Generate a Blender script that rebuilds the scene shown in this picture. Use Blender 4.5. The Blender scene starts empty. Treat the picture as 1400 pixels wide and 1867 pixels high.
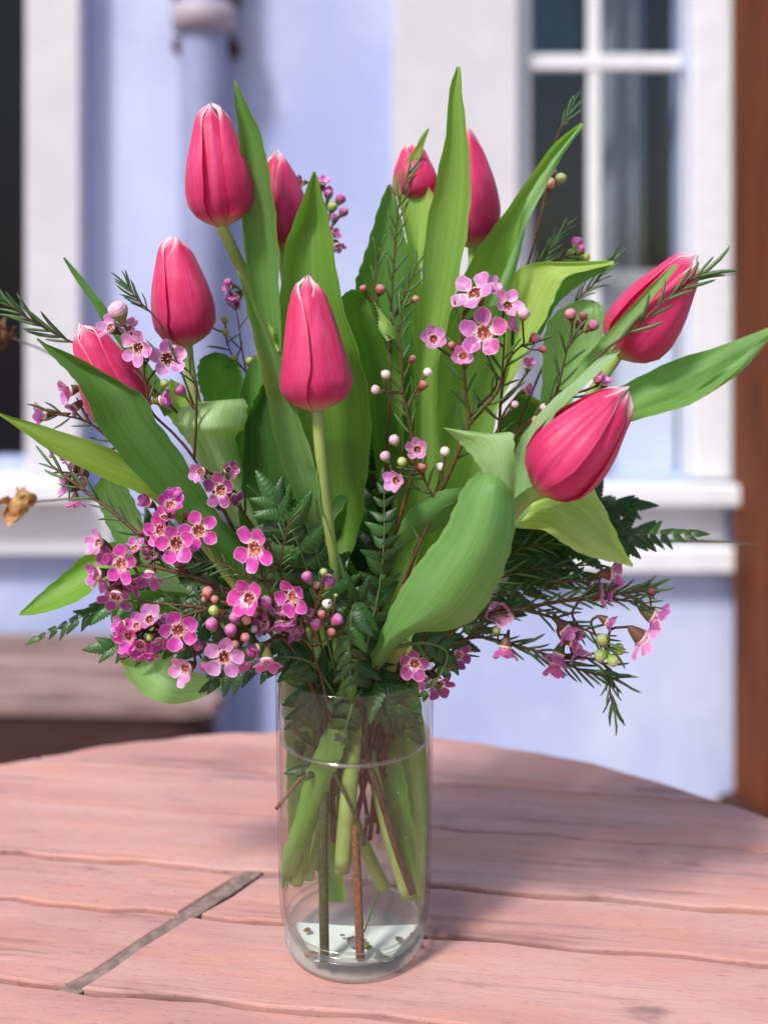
import bpy, math, random
from mathutils import Vector, Matrix, Quaternion

# ------------------------------------------------------------------ camera, sky, sun, exposure
random.seed(7)
S = bpy.context.scene
COL = S.collection
R = math.radians
CAM_H = 1.17                 # camera height above the ground; the table top is at 0.75
TABLE_Z = 0.75
VASE_D = 0.70                # the vase axis stands 0.70 m in front of the camera
cam_data = bpy.data.cameras.new('camera')
cam = bpy.data.objects.new('camera', cam_data)
COL.objects.link(cam)
cam.location = (0, 0, CAM_H)
cam.rotation_euler = (R(90), 0, 0)
cam_data.sensor_fit = 'VERTICAL'
cam_data.sensor_height = 36
cam_data.sensor_width = 27
cam_data.lens = 36 * 2000 / 1867
cam_data.shift_y = (520 - 933.5) / 1867
cam_data.clip_start = 0.02
cam_data.clip_end = 400
cam_data.dof.use_dof = True
cam_data.dof.focus_distance = 0.665
cam_data.dof.aperture_fstop = (cam_data.lens / 1000) / 0.0115
S.camera = cam

world = bpy.data.worlds.new('World')
S.world = world
world.use_nodes = True
wn = world.node_tree
sky = wn.nodes.new('ShaderNodeTexSky')
sky.sky_type = 'NISHITA'
sky.sun_disc = False
SUN = Vector((-0.50, -0.60, 0.95)).normalized()      # direction towards the sun
sky.sun_elevation = math.asin(SUN.z)
sky.sun_rotation = math.atan2(SUN.x, SUN.y)
sky.air_density = 1.0
sky.dust_density = 2.0
sky.ozone_density = 0.6
bg = wn.nodes['Background']
bg.inputs['Strength'].default_value = 0.115
wn.links.new(sky.outputs[0], bg.inputs['Color'])

sun_data = bpy.data.lights.new('sun', 'SUN')
sun_data.energy = 3.15
sun_data.angle = R(9)
sun_data.color = (1.0, 0.97, 0.93)
sun = bpy.data.objects.new('sun', sun_data)
COL.objects.link(sun)
sun.rotation_euler = SUN.to_track_quat('Z', 'Y').to_euler()

S.view_settings.view_transform = 'Standard'
S.view_settings.look = 'None'
S.view_settings.gamma = 1
S.view_settings.use_curve_mapping = False
S.view_settings.exposure = 0.30
S.render.engine = 'CYCLES'
S.cycles.use_denoising = True
S.cycles.max_bounces = 10
S.cycles.transparent_max_bounces = 40
S.cycles.transmission_bounces = 8

# ------------------------------------------------------------------ materials
def lin(r, g, b):
    f = lambda c: c / 255 / 12.92 if c / 255 <= 0.04045 else ((c / 255 + 0.055) / 1.055) ** 2.4
    return (f(r), f(g), f(b), 1)

class NT:
    def __init__(s, name):
        s.m = bpy.data.materials.new(name); s.m.use_nodes = True
        s.t = s.m.node_tree; s.t.nodes.clear()
        s.out = s.n('ShaderNodeOutputMaterial')
    def n(s, typ, **kw):
        nd = s.t.nodes.new(typ)
        for k, v in kw.items(): setattr(nd, k, v)
        return nd
    def l(s, a, b): s.t.links.new(a, b)
    def val(s, sock, v):
        if isinstance(v, bpy.types.NodeSocket): s.l(v, sock)
        else: sock.default_value = v
    def math(s, op, a, b=0.0, clamp=False):
        nd = s.n('ShaderNodeMath', operation=op); nd.use_clamp = clamp
        s.val(nd.inputs[0], a); s.val(nd.inputs[1], b); return nd.outputs[0]
    def mix(s, f, a, b, mode='MIX'):
        nd = s.n('ShaderNodeMix', data_type='RGBA', blend_type=mode)
        s.val(nd.inputs['Factor'], f); s.val(nd.inputs['A'], a); s.val(nd.inputs['B'], b)
        return nd.outputs['Result']
    def ramp(s, f, lo, hi, a=0.0, b=1.0):
        nd = s.n('ShaderNodeMapRange'); nd.interpolation_type = 'SMOOTHSTEP'
        s.val(nd.inputs[0], f); nd.inputs[1].default_value = lo; nd.inputs[2].default_value = hi
        nd.inputs[3].default_value = a; nd.inputs[4].default_value = b
        return nd.outputs[0]
    def noise(s, vec=None, scale=5, detail=4, rough=0.55, mapscale=None, loc=None):
        nd = s.n('ShaderNodeTexNoise'); nd.inputs['Scale'].default_value = scale
        nd.inputs['Detail'].default_value = detail; nd.inputs['Roughness'].default_value = rough
        if vec is not None:
            if mapscale or loc is not None:
                mp = s.n('ShaderNodeMapping')
                if mapscale: mp.inputs['Scale'].default_value = mapscale
                if loc is not None: s.val(mp.inputs['Location'], loc)
                s.l(vec, mp.inputs['Vector']); vec = mp.outputs[0]
            s.l(vec, nd.inputs['Vector'])
        return nd.outputs['Fac']
    def coords(s, which='Object'): return s.n('ShaderNodeTexCoord').outputs[which]
    def rnd(s): return s.n('ShaderNodeObjectInfo').outputs['Random']
    def ocol(s): return s.n('ShaderNodeObjectInfo').outputs['Color']
    def bsdf(s, color, rough=0.5, spec=0.5, bump=None, bstr=0.2, bdist=0.001, **kw):
        p = s.n('ShaderNodeBsdfPrincipled')
        s.val(p.inputs['Base Color'], color); s.val(p.inputs['Roughness'], rough)
        p.inputs['Specular IOR Level'].default_value = spec
        for k, v in kw.items(): s.val(p.inputs[k], v)
        if bump is not None:
            b = s.n('ShaderNodeBump'); b.inputs['Strength'].default_value = bstr
            b.inputs['Distance'].default_value = bdist
            s.l(bump, b.inputs['Height']); s.l(b.outputs[0], p.inputs['Normal'])
        return p.outputs[0]
    def done(s, shader): s.l(shader, s.out.inputs['Surface']); return s.m

def uvsplit(t):
    sp = t.n('ShaderNodeSeparateXYZ'); t.l(t.coords('UV'), sp.inputs[0]); return sp.outputs[0], sp.outputs[1]

def offset_by_random(t, k=37.0):
    cb = t.n('ShaderNodeCombineXYZ'); r = t.rnd()
    t.l(t.math('MULTIPLY', r, k), cb.inputs[0]); t.l(t.math('MULTIPLY', r, k * 2.3), cb.inputs[1]); return cb.outputs[0]

def mat_simple(name, col, rough=0.6, nscale=8, var=0.25, spec=0.4, bstr=0.15, bdist=0.001, mapscale=None):
    t = NT(name); o = t.coords()
    nz = t.noise(o, nscale, 5, 0.6, mapscale, offset_by_random(t))
    c = t.mix(t.ramp(nz, 0.3, 0.7), tuple(x * (1 - var) for x in col[:3]) + (1,), tuple(min(1, x * (1 + var * 0.6)) for x in col[:3]) + (1,))
    return t.done(t.bsdf(c, rough, spec, nz, bstr, bdist))

def mat_leaf():
    t = NT('tulip_leaf_skin'); u, v = uvsplit(t); uv = t.coords('UV')
    off = offset_by_random(t)
    st = t.noise(uv, 1.0, 3, 0.6, (64, 1.3, 1), off)
    st2 = t.noise(uv, 1.0, 4, 0.6, (5, 3.5, 1), off)
    oc = t.ocol()
    c = t.mix(t.ramp(st, 0.32, 0.68), t.mix(1.0, oc, (0.84, 0.87, 0.82, 1), 'MULTIPLY'), t.mix(1.0, oc, (1.14, 1.10, 1.14, 1), 'MULTIPLY'))
    c = t.mix(t.ramp(st2, 0.38, 0.72, 0, 0.6), c, t.mix(1.0, oc, (1.32, 1.16, 1.6, 1), 'MULTIPLY'))
    st3 = t.noise(uv, 1.0, 3, 0.6, (26, 1.0, 1), off)
    c = t.mix(t.ramp(st3, 0.36, 0.64, 0, 0.5), c, t.mix(1.0, c, (0.72, 0.79, 0.62, 1), 'MULTIPLY'))
    edge = t.math('ABSOLUTE', t.math('SUBTRACT', t.math('MULTIPLY', u, 2.0), 1.0))
    c = t.mix(t.ramp(edge, 0.955, 0.99, 0, 0.55), c, (0.34, 0.42, 0.16, 1))
    c = t.mix(t.ramp(v, 0.955, 1.0, 0, 0.6), c, (0.36, 0.42, 0.08, 1))
    sp = t.noise(uv, 1.0, 2, 0.5, (60, 240, 1), off)
    c = t.mix(t.ramp(sp, 0.70, 0.8, 0, 0.25), c, (0.3, 0.38, 0.2, 1))
    p = t.bsdf(c, t.ramp(st2, 0.3, 0.8, 0.36, 0.52), 0.42, t.math('ADD', st, t.math('MULTIPLY', st2, 2.0)), 0.40, 0.0007)
    tr = t.n('ShaderNodeBsdfTranslucent'); t.l(t.mix(1.0, c, (1.15, 1.5, 0.45, 1), 'MULTIPLY'), tr.inputs[0])
    mx = t.n('ShaderNodeMixShader'); mx.inputs[0].default_value = 0.40
    t.l(p, mx.inputs[1]); t.l(tr.outputs[0], mx.inputs[2])
    return t.done(mx.outputs[0])

def mat_petal():
    t = NT('tulip_petal_skin'); u, v = uvsplit(t); uv = t.coords('UV'); off = offset_by_random(t)
    st = t.noise(uv, 1.0, 4, 0.65, (34, 1.2, 1), off)
    st2 = t.noise(uv, 1.0, 3, 0.6, (4, 2.5, 1), off)
    c = t.mix(t.ramp(st, 0.3, 0.7), lin(210, 40, 96), lin(226, 62, 118))
    c = t.mix(t.ramp(st2, 0.4, 0.75, 0, 0.5), c, lin(240, 104, 156))
    c = t.mix(t.ramp(v, 0.55, 0.12, 0, 0.5), c, lin(188, 36, 96))  # petals coloured darker low down, imitating the shade there
    e = t.math('ABSOLUTE', t.math('SUBTRACT', t.math('MULTIPLY', u, 2.0), 1.0))
    e2 = t.math('MULTIPLY', t.math('POWER', e, 3.0), 0.12)
    top = t.math('ADD', t.math('ADD', v, e2), t.math('MULTIPLY', t.math('SUBTRACT', st, 0.5), 0.20))
    c = t.mix(t.ramp(top, 0.88, 1.04), c, lin(255, 228, 234))
    c = t.mix(t.math('MULTIPLY', t.ramp(e, 0.88, 1.0, 0, 0.45), t.ramp(v, 0.45, 0.9)), c, lin(250, 180, 196))
    bs = t.math('ADD', v, t.math('MULTIPLY', t.math('SUBTRACT', st, 0.5), 0.12))
    c = t.mix(t.ramp(bs, 0.10, 0.0), c, lin(206, 170, 130))
    p = t.bsdf(c, t.ramp(st2, 0.3, 0.7, 0.36, 0.55), 0.35, st, 0.28, 0.0006, **{'Sheen Weight': 0.12})
    tr = t.n('ShaderNodeBsdfTranslucent'); t.l(t.mix(1.0, c, (1.25, 0.8, 0.9, 1), 'MULTIPLY'), tr.inputs[0])
    mx = t.n('ShaderNodeMixShader'); mx.inputs[0].default_value = 0.25
    t.l(p, mx.inputs[1]); t.l(tr.outputs[0], mx.inputs[2])
    return t.done(mx.outputs[0])

def mat_waxpetal():
    t = NT('waxflower_petal_skin'); u, v = uvsplit(t)
    r = t.math('SQRT', t.math('ADD', t.math('POWER', t.math('MULTIPLY', t.math('SUBTRACT', u, 0.5), 2.0), 2.0), t.math('POWER', t.math('MULTIPLY', t.math('SUBTRACT', v, 0.5), 2.0), 2.0)))
    nz = t.noise(t.coords('UV'), 3.0, 3, 0.6, None)
    oc = t.ocol()
    pale = t.mix(0.55, oc, (0.95, 0.78, 0.90, 1))
    c = t.mix(t.ramp(t.math('ADD', r, t.math('MULTIPLY', t.math('SUBTRACT', nz, 0.5), 0.5)), 0.72, 1.10), oc, pale)
    c = t.mix(t.ramp(v, 0.30, 0.04), c, (0.85, 0.62, 0.66, 1))
    p = t.bsdf(c, 0.38, 0.5, nz, 0.15, 0.0004)
    tr = t.n('ShaderNodeBsdfTranslucent'); t.l(c, tr.inputs[0])
    mx = t.n('ShaderNodeMixShader'); mx.inputs[0].default_value = 0.3
    t.l(p, mx.inputs[1]); t.l(tr.outputs[0], mx.inputs[2])
    return t.done(mx.outputs[0])

def mat_fern():
    t = NT('fern_leaflet_skin'); u, v = uvsplit(t); uv = t.coords('UV')
    nz = t.noise(uv, 6, 4, 0.6, None)
    mid = t.math('ABSOLUTE', t.math('SUBTRACT', u, 0.5))
    c = t.mix(t.ramp(nz, 0.3, 0.7), (0.014, 0.048, 0.010, 1), (0.038, 0.108, 0.022, 1))
    c = t.mix(t.ramp(mid, 0.035, 0.0, 0, 0.7), c, (0.10, 0.20, 0.07, 1))
    rr = t.rnd(); c = t.mix(t.ramp(rr, 0.55, 1.0, 0, 0.5), c, (0.07, 0.21, 0.035, 1))
    p = t.bsdf(c, 0.38, 0.5, nz, 0.35, 0.0006)
    tr = t.n('ShaderNodeBsdfTranslucent'); t.l(t.mix(1.0, c, (1.4, 1.5, 0.6, 1), 'MULTIPLY'), tr.inputs[0])
    mx = t.n('ShaderNodeMixShader'); mx.inputs[0].default_value = 0.22
    t.l(p, mx.inputs[1]); t.l(tr.outputs[0], mx.inputs[2])
    return t.done(mx.outputs[0])

def mat_objcol(name, rough=0.45, spec=0.5, nscale=300, var=0.3, bstr=0.2):
    t = NT(name); nz = t.noise(t.coords(), nscale, 3, 0.6, None, offset_by_random(t)); oc = t.ocol()
    c = t.mix(t.ramp(nz, 0.3, 0.7), t.mix(1.0, oc, (1 - var,) * 3 + (1,), 'MULTIPLY'), t.mix(1.0, oc, (1 + var * 0.6,) * 3 + (1,), 'MULTIPLY'))
    return t.done(t.bsdf(c, rough, spec, nz, bstr, 0.0003))

def mat_glass(name, tint, edge, ior=1.45, rough=0.0, edge_w=0.75):
    """clear thin-walled glass: light passes straight through, the rim seen edge-on is denser, Fresnel gloss on top"""
    t = NT(name)
    lw = t.n('ShaderNodeLayerWeight'); lw.inputs[0].default_value = 0.5
    f = t.ramp(lw.outputs['Facing'], edge_w, 1.0)
    tr = t.n('ShaderNodeBsdfTransparent'); t.l(t.mix(f, tint, edge), tr.inputs[0])
    gl = t.n('ShaderNodeBsdfGlossy'); gl.inputs['Roughness'].default_value = rough
    r0 = ((ior - 1) / (ior + 1)) ** 2
    fr = t.math('ADD', r0, t.math('MULTIPLY', t.math('POWER', lw.outputs['Facing'], 5.0), 0.85 * (1 - r0)))     # Schlick, the same from both sides
    mx = t.n('ShaderNodeMixShader'); t.l(fr, mx.inputs[0])
    t.l(tr.outputs[0], mx.inputs[1]); t.l(gl.outputs[0], mx.inputs[2])
    return t.done(mx.outputs[0])

def mat_realglass(name, col, rough=0.02):
    t = NT(name); g = t.n('ShaderNodeBsdfGlass'); g.inputs['Color'].default_value = col
    g.inputs['Roughness'].default_value = rough; g.inputs['IOR'].default_value = 1.48
    tr = t.n('ShaderNodeBsdfTransparent'); tr.inputs[0].default_value = (0.9, 0.94, 0.93, 1)
    mx = t.n('ShaderNodeMixShader'); mx.inputs[0].default_value = 0.2
    t.l(g.outputs[0], mx.inputs[1]); t.l(tr.outputs[0], mx.inputs[2])
    return t.done(mx.outputs[0])

def mat_tablewood():
    t = NT('worn_red_plank'); o = t.coords(); off = offset_by_random(t, 11.0)
    big = t.noise(o, 1.0, 4, 0.6, (2.4, 13.0, 8.0), off)
    gr = t.noise(o, 1.0, 6, 0.7, (7.0, 95.0, 40.0), off)
    fine = t.noise(o, 1.0, 5, 0.75, (70.0, 520.0, 200.0), off)
    blot = t.noise(o, 1.0, 4, 0.65, (9.0, 24.0, 9.0), off)
    pit = t.noise(o, 1.0, 3, 0.7, (240.0, 620.0, 300.0), off)
    stk = t.noise(o, 1.0, 5, 0.7, (2.2, 38.0, 12.0), off)
    c = t.mix(t.ramp(big, 0.3, 0.7), lin(180, 131, 126), lin(206, 162, 154))
    c = t.mix(t.ramp(blot, 0.42, 0.68, 0, 0.6), c, lin(206, 146, 128))
    c = t.mix(t.ramp(gr, 0.45, 0.28, 0, 0.45), c, lin(136, 94, 94))
    c = t.mix(t.ramp(gr, 0.58, 0.75, 0, 0.5), c, lin(222, 188, 182))
    c = t.mix(t.ramp(stk, 0.45, 0.30, 0, 0.75), c, lin(126, 94, 92))
    c = t.mix(t.ramp(stk, 0.60, 0.74, 0, 0.45), c, lin(216, 182, 176))
    c = t.mix(t.ramp(fine, 0.44, 0.28, 0, 0.6), c, lin(122, 84, 82))
    c = t.mix(t.ramp(blot, 0.41, 0.26, 0, 0.75), c, lin(122, 94, 92))
    c = t.mix(t.ramp(pit, 0.38, 0.28, 0, 0.55), c, lin(88, 68, 66))
    h = t.math('ADD', gr, t.math('MULTIPLY', fine, 0.6))
    return t.done(t.bsdf(c, t.ramp(blot, 0.3, 0.7, 0.5, 0.72), 0.3, h, 0.45, 0.0014))

M_LEAF, M_PETAL, M_WAX, M_FERN = mat_leaf(), mat_petal(), mat_waxpetal(), mat_fern()
M_STEM = mat_objcol('stem_skin', 0.4, 0.45, 40, 0.14, 0.1)
M_TWIG = mat_objcol('twig_bark', 0.6, 0.3, 500, 0.45, 0.4)
M_NEEDLE = mat_objcol('needle_skin', 0.42, 0.45, 400, 0.3)
def mat_bud():
    t = NT('bud_skin'); o = t.coords(); oc = t.ocol(); sp = t.n('ShaderNodeSeparateXYZ'); t.l(o, sp.inputs[0])
    nz = t.noise(o, 2.2, 4, 0.6, None, offset_by_random(t)); z = t.math('ADD', sp.outputs[2], t.math('MULTIPLY', t.math('SUBTRACT', nz, 0.5), 1.4))
    c = t.mix(t.ramp(z, -0.15, -0.75, 0, 0.8), oc, (0.24, 0.20, 0.08, 1))
    c = t.mix(t.ramp(z, 0.35, 1.1, 0, 0.5), c, t.mix(0.5, oc, (0.9, 0.74, 0.74, 1)))
    c = t.mix(t.ramp(nz, 0.5, 0.3, 0, 0.45), c, t.mix(1.0, c, (0.55, 0.45, 0.45, 1), 'MULTIPLY'))
    return t.done(t.bsdf(c, 0.45, 0.4, nz, 0.3, 0.05))
M_BUD = mat_bud()
M_CALYX = mat_objcol('calyx_skin', 0.5, 0.4, 300, 0.35)
def mat_cup():
    t = NT('flower_cup'); r = t.rnd(); nz = t.noise(t.coords(), 9, 3, 0.6, None, offset_by_random(t))
    c = t.mix(r, lin(128, 40, 48), lin(206, 128, 104)); c = t.mix(t.ramp(nz, 0.35, 0.7, 0, 0.5), c, lin(220, 140, 130))
    return t.done(t.bsdf(c, 0.4, 0.4, nz, 0.2, 0.02))
M_CUP = mat_cup()
M_CUPRIM = mat_simple('flower_cup_rim', lin(246, 196, 196), 0.45, 400, 0.15)
M_STAMEN = mat_simple('stamen', lin(236, 176, 160), 0.5, 500, 0.3)
M_GLASS = mat_glass('clear_glass', (0.99, 0.993, 0.99, 1), (0.60, 0.65, 0.63, 1), 1.5, 0.0, 0.78)
def mat_foot():
    t = NT('thick_foot_glass'); o = t.coords()
    lw = t.n('ShaderNodeLayerWeight'); lw.inputs[0].default_value = 0.5
    tr = t.n('ShaderNodeBsdfTransparent'); t.l(t.mix(t.ramp(lw.outputs['Facing'], 0.4, 1.0), (0.93, 0.96, 0.95, 1), (0.62, 0.68, 0.67, 1)), tr.inputs[0])
    p = t.bsdf((0.62, 0.70, 0.70, 1), 0.08, 0.8, t.noise(o, 160, 3, 0.6, (1, 1, 0.2)), 0.5, 0.001, **{'Coat Weight': 0.6})  # pale body colour imitates sky light reflected inside the thick glass
    mx = t.n('ShaderNodeMixShader'); t.l(t.ramp(lw.outputs['Facing'], 0.1, 0.95, 0.09, 0.42), mx.inputs[0])
    t.l(tr.outputs[0], mx.inputs[1]); t.l(p, mx.inputs[2]); return t.done(mx.outputs[0])
M_FOOT = mat_foot()
M_MENISCUS = mat_glass('meniscus', (0.95, 0.97, 0.93, 1), (0.85, 0.88, 0.82, 1), 3.0, 0.08, 0.5)
M_BUBBLE = mat_glass('air_bubble', (0.96, 0.97, 0.95, 1), (0.45, 0.5, 0.42, 1), 2.2, 0.0, 0.5)
M_WATER = mat_glass('water', (0.972, 0.98, 0.935, 1), (0.74, 0.79, 0.64, 1), 1.2, 0.0, 0.6)
M_WATERTOP = mat_glass('water_surface', (0.90, 0.93, 0.84, 1), (0.8, 0.85, 0.7, 1), 1.8)
M_BASE_REFLECTION = mat_simple('white_base_reflection', (0.78, 0.84, 0.84, 1), 0.5, 60, 0.06)
M_PLANK = mat_tablewood()
M_GROUT = mat_simple('grey_joint_filler', lin(142, 122, 114), 0.9, 120, 0.35, 0.2, 0.8, 0.002)
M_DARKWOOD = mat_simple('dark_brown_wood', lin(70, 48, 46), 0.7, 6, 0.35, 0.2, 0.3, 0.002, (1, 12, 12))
M_BENCH = mat_simple('weathered_bench_wood', lin(150, 124, 118), 0.75, 3, 0.5, 0.25, 0.4, 0.003, (1, 7, 7))
def mat_wall():
    t = NT('pale_blue_wall_paint'); o = t.coords()
    n1 = t.noise(o, 1.6, 5, 0.6, (1, 1, 0.6)); n2 = t.noise(o, 9, 5, 0.65); n3 = t.noise(o, 60, 4, 0.6)
    c = t.mix(t.ramp(n1, 0.35, 0.68), lin(174, 185, 228), lin(206, 213, 239))
    c = t.mix(t.ramp(n2, 0.55, 0.75, 0, 0.5), c, lin(216, 220, 240)); c = t.mix(t.ramp(n2, 0.40, 0.28, 0, 0.4), c, lin(150, 158, 200))
    return t.done(t.bsdf(c, 0.8, 0.2, n3, 0.25, 0.003))
M_WALL = mat_wall()
M_WHITE = mat_simple('white_trim_paint', (0.80, 0.80, 0.83, 1), 0.5, 20, 0.05, 0.3, 0.1)
M_GREYTRIM = mat_simple('greyed_white_trim_paint', lin(214, 211, 218), 0.55, 8, 0.06, 0.3, 0.1)
M_PIPE = mat_simple('slate_blue_pipe_paint', lin(150, 156, 192), 0.5, 10, 0.1, 0.4)
M_BRACKET = mat_simple('grey_pink_bracket', lin(172, 160, 172), 0.5, 10, 0.1)
M_POST = mat_simple('brown_stained_post', lin(96, 48, 20), 0.5, 3, 0.45, 0.35, 0.2, 0.002, (20, 20, 1))
M_GROUND = mat_simple('brown_paving', lin(150, 132, 122), 0.9, 5, 0.3, 0.2, 0.5, 0.01)
M_INTERIOR = mat_simple('dark_room', (0.02, 0.022, 0.026, 1), 0.9, 3, 0.3)
M_TEAL = mat_simple('teal_cloth', lin(20, 78, 104), 0.8, 8, 0.2)
M_CURTAIN = mat_simple('grey_curtain', (0.34, 0.36, 0.40, 1), 0.85, 6, 0.2)
M_SKY_REFLECTION = mat_simple('pale_sky_reflection', (0.80, 0.83, 0.90, 1), 0.8, 8, 0.05)
M_PANE = mat_glass('window_glass', (0.93, 0.95, 0.97, 1), (0.5, 0.5, 0.5, 1), 1.5, 0.02)
M_DRY = mat_simple('dried_flower', lin(190, 146, 96), 0.8, 200, 0.5, 0.2, 0.6, 0.001)
M_DRYDARK = mat_simple('dark_dried_flower', lin(110, 78, 60), 0.8, 200, 0.5, 0.2, 0.6, 0.001)
M_SCRAP = mat_objcol('leaf_scrap_skin', 0.6, 0.3, 400, 0.4)

# ------------------------------------------------------------------ builders
ORG = {}     # world matrix of every built object, so children can be placed in their parent's frame
def P(px, py, d=0.0):
    """point at pixel (px, py) of the 1400x1867 photograph, d cm behind the vase axis"""
    D = VASE_D + d * 0.01
    return Vector(((px - 700) / 2000 * D, D, CAM_H - (py - 520) / 2000 * D))
def W(px, py, D):
    return Vector(((px - 700) / 2000 * D, D, CAM_H - (py - 520) / 2000 * D))

def link(o, parent=None, M=None):
    M = M or Matrix.Identity(4)
    COL.objects.link(o); ORG[o.name] = M
    if parent is not None:
        o.parent = parent; o.matrix_local = ORG[parent.name].inverted() @ M
    else: o.matrix_local = M
    return o
def tag(o, label, cat, group=None, kind=None):
    if label: o['label'] = label
    if cat: o['category'] = cat
    if group: o['group'] = group
    if kind: o['kind'] = kind
    return o
def thing(name, label, cat, loc, group=None, rz=0):
    o = bpy.data.objects.new(name, None); o.empty_display_size = 0.02
    link(o, None, Matrix.Translation(loc) @ Matrix.Rotation(rz, 4, 'Z'))
    return tag(o, label, cat, group)
def mesh_data(name, verts, faces, mats, uvs=None, smooth=True, fm=None):
    me = bpy.data.meshes.new(name); me.from_pydata([tuple(v) for v in verts], [], faces)
    for m in (mats if isinstance(mats, (list, tuple)) else [mats]): me.materials.append(m)
    if uvs:
        ul = me.uv_layers.new(name='uv')
        for lp in me.loops: ul.data[lp.index].uv = uvs[lp.vertex_index]
    if smooth: me.polygons.foreach_set('use_smooth', [True] * len(me.polygons))
    if fm: me.polygons.foreach_set('material_index', fm)
    me.update(); return me
def mk(name, verts, faces, mats, parent=None, M=None, uvs=None, smooth=True, fm=None, color=None):
    """verts are in world space; M is the object's own frame (its parent's frame when not given)"""
    if M is None: M = ORG[parent.name] if parent is not None else Matrix.Identity(4)
    Mi = M.inverted()
    o = bpy.data.objects.new(name, mesh_data(name, [Mi @ Vector(v) for v in verts], faces, mats, uvs, smooth, fm))
    if color: o.color = (*color[:3], 1)
    return link(o, parent, M)
def inst(name, me, parent, M, color=None):
    o = bpy.data.objects.new(name, me)
    if color: o.color = (*color[:3], 1)
    return link(o, parent, M)

def box(x0, x1, y0, y1, z0, z1, b=0.0):
    """box with chamfered edges"""
    if b <= 0:
        v = [(x, y, z) for z in (z0, z1) for x, y in ((x0, y0), (x1, y0), (x1, y1), (x0, y1))]
        return v, [(3, 2, 1, 0), (4, 5, 6, 7), (0, 1, 5, 4), (1, 2, 6, 5), (2, 3, 7, 6), (3, 0, 4, 7)]
    ring = lambda i, z: [(x0 + i + a, y0 + i + c, z) for a, c in ()] 
    def octo(i, z):
        a, c, d, e = x0 + i, x1 - i, y0 + i, y1 - i
        return [(a + b, d, z), (c - b, d, z), (c, d + b, z), (c, e - b, z), (c - b, e, z), (a + b, e, z), (a, e - b, z), (a, d + b, z)]
    v = octo(b, z0) + octo(0, z0 + b) + octo(0, z1 - b) + octo(b, z1)
    f = [tuple(reversed(range(8)))] + [tuple(range(24, 32))]
    for k in range(3):
        for i in range(8):
            j = (i + 1) % 8; f.append((k * 8 + i, k * 8 + j, k * 8 + 8 + j, k * 8 + 8 + i))
    return v, f
def join(*parts):
    V, F = [], []
    for v, f in parts:
        o = len(V); V += list(v); F += [tuple(i + o for i in q) for q in f]
    return V, F
def catmull(pts, n):
    """resample a polyline of equal-length tuples to n points with a Catmull-Rom spline"""
    k = len(pts) - 1
    if k == 1: return [tuple(a + (b - a) * i / (n - 1) for a, b in zip(*pts)) for i in range(n)]
    out = []
    for i in range(n):
        s = i / (n - 1) * k; j = min(int(s), k - 1); t = s - j
        p1, p2 = pts[j], pts[j + 1]
        p0 = pts[j - 1] if j > 0 else tuple(2 * a - b for a, b in zip(p1, p2))
        p3 = pts[j + 2] if j + 2 <= k else tuple(2 * b - a for a, b in zip(p1, p2))
        out.append(tuple(0.5 * (2 * b + (c - a) * t + (2 * a - 5 * b + 4 * c - d) * t * t + (3 * b - a - 3 * c + d) * t ** 3) for a, b, c, d in zip(p0, p1, p2, p3)))
    return out
def tube(pts, rad, n=8, caps=True):
    pts = [Vector(p) for p in pts]; m = len(pts)
    rr = [rad] * m if isinstance(rad, (int, float)) else rad
    T = [(pts[min(i + 1, m - 1)] - pts[max(i - 1, 0)]).normalized() for i in range(m)]
    N = T[0].orthogonal().normalized(); V, F = [], []
    for i in range(m):
        if i: N = (T[i - 1].rotation_difference(T[i]) @ N).normalized()
        B = T[i].cross(N)
        for k in range(n):
            a = 2 * math.pi * k / n; V.append(pts[i] + (N * math.cos(a) + B * math.sin(a)) * rr[i])
    for i in range(m - 1):
        for k in range(n):
            l = (k + 1) % n; F.append((i * n + k, i * n + l, i * n + n + l, i * n + n + k))
    if caps: F += [tuple(reversed(range(n))), tuple(range((m - 1) * n, m * n))]
    return V, F
def lathe(prof, c, n=64, closed=False):
    V, F = [], []; m = len(prof)
    for r, z in prof:
        for k in range(n):
            a = 2 * math.pi * k / n; V.append((c[0] + r * math.cos(a), c[1] + r * math.sin(a), c[2] + z))
    for i in range(m if closed else m - 1):
        j = (i + 1) % m
        for k in range(n):
            l = (k + 1) % n; F.append((i * n + k, i * n + l, j * n + l, j * n + k))
    return V, F
def clip(poly, p, nrm):
    out = []
    for i, a in enumerate(poly):
        b = poly[(i + 1) % len(poly)]
        da = (a[0] - p[0]) * nrm[0] + (a[1] - p[1]) * nrm[1]; db = (b[0] - p[0]) * nrm[0] + (b[1] - p[1]) * nrm[1]
        if da >= 0: out.append(a)
        if (da >= 0) != (db >= 0):
            t = da / (da - db); out.append((a[0] + (b[0] - a[0]) * t, a[1] + (b[1] - a[1]) * t))
    return out
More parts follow.
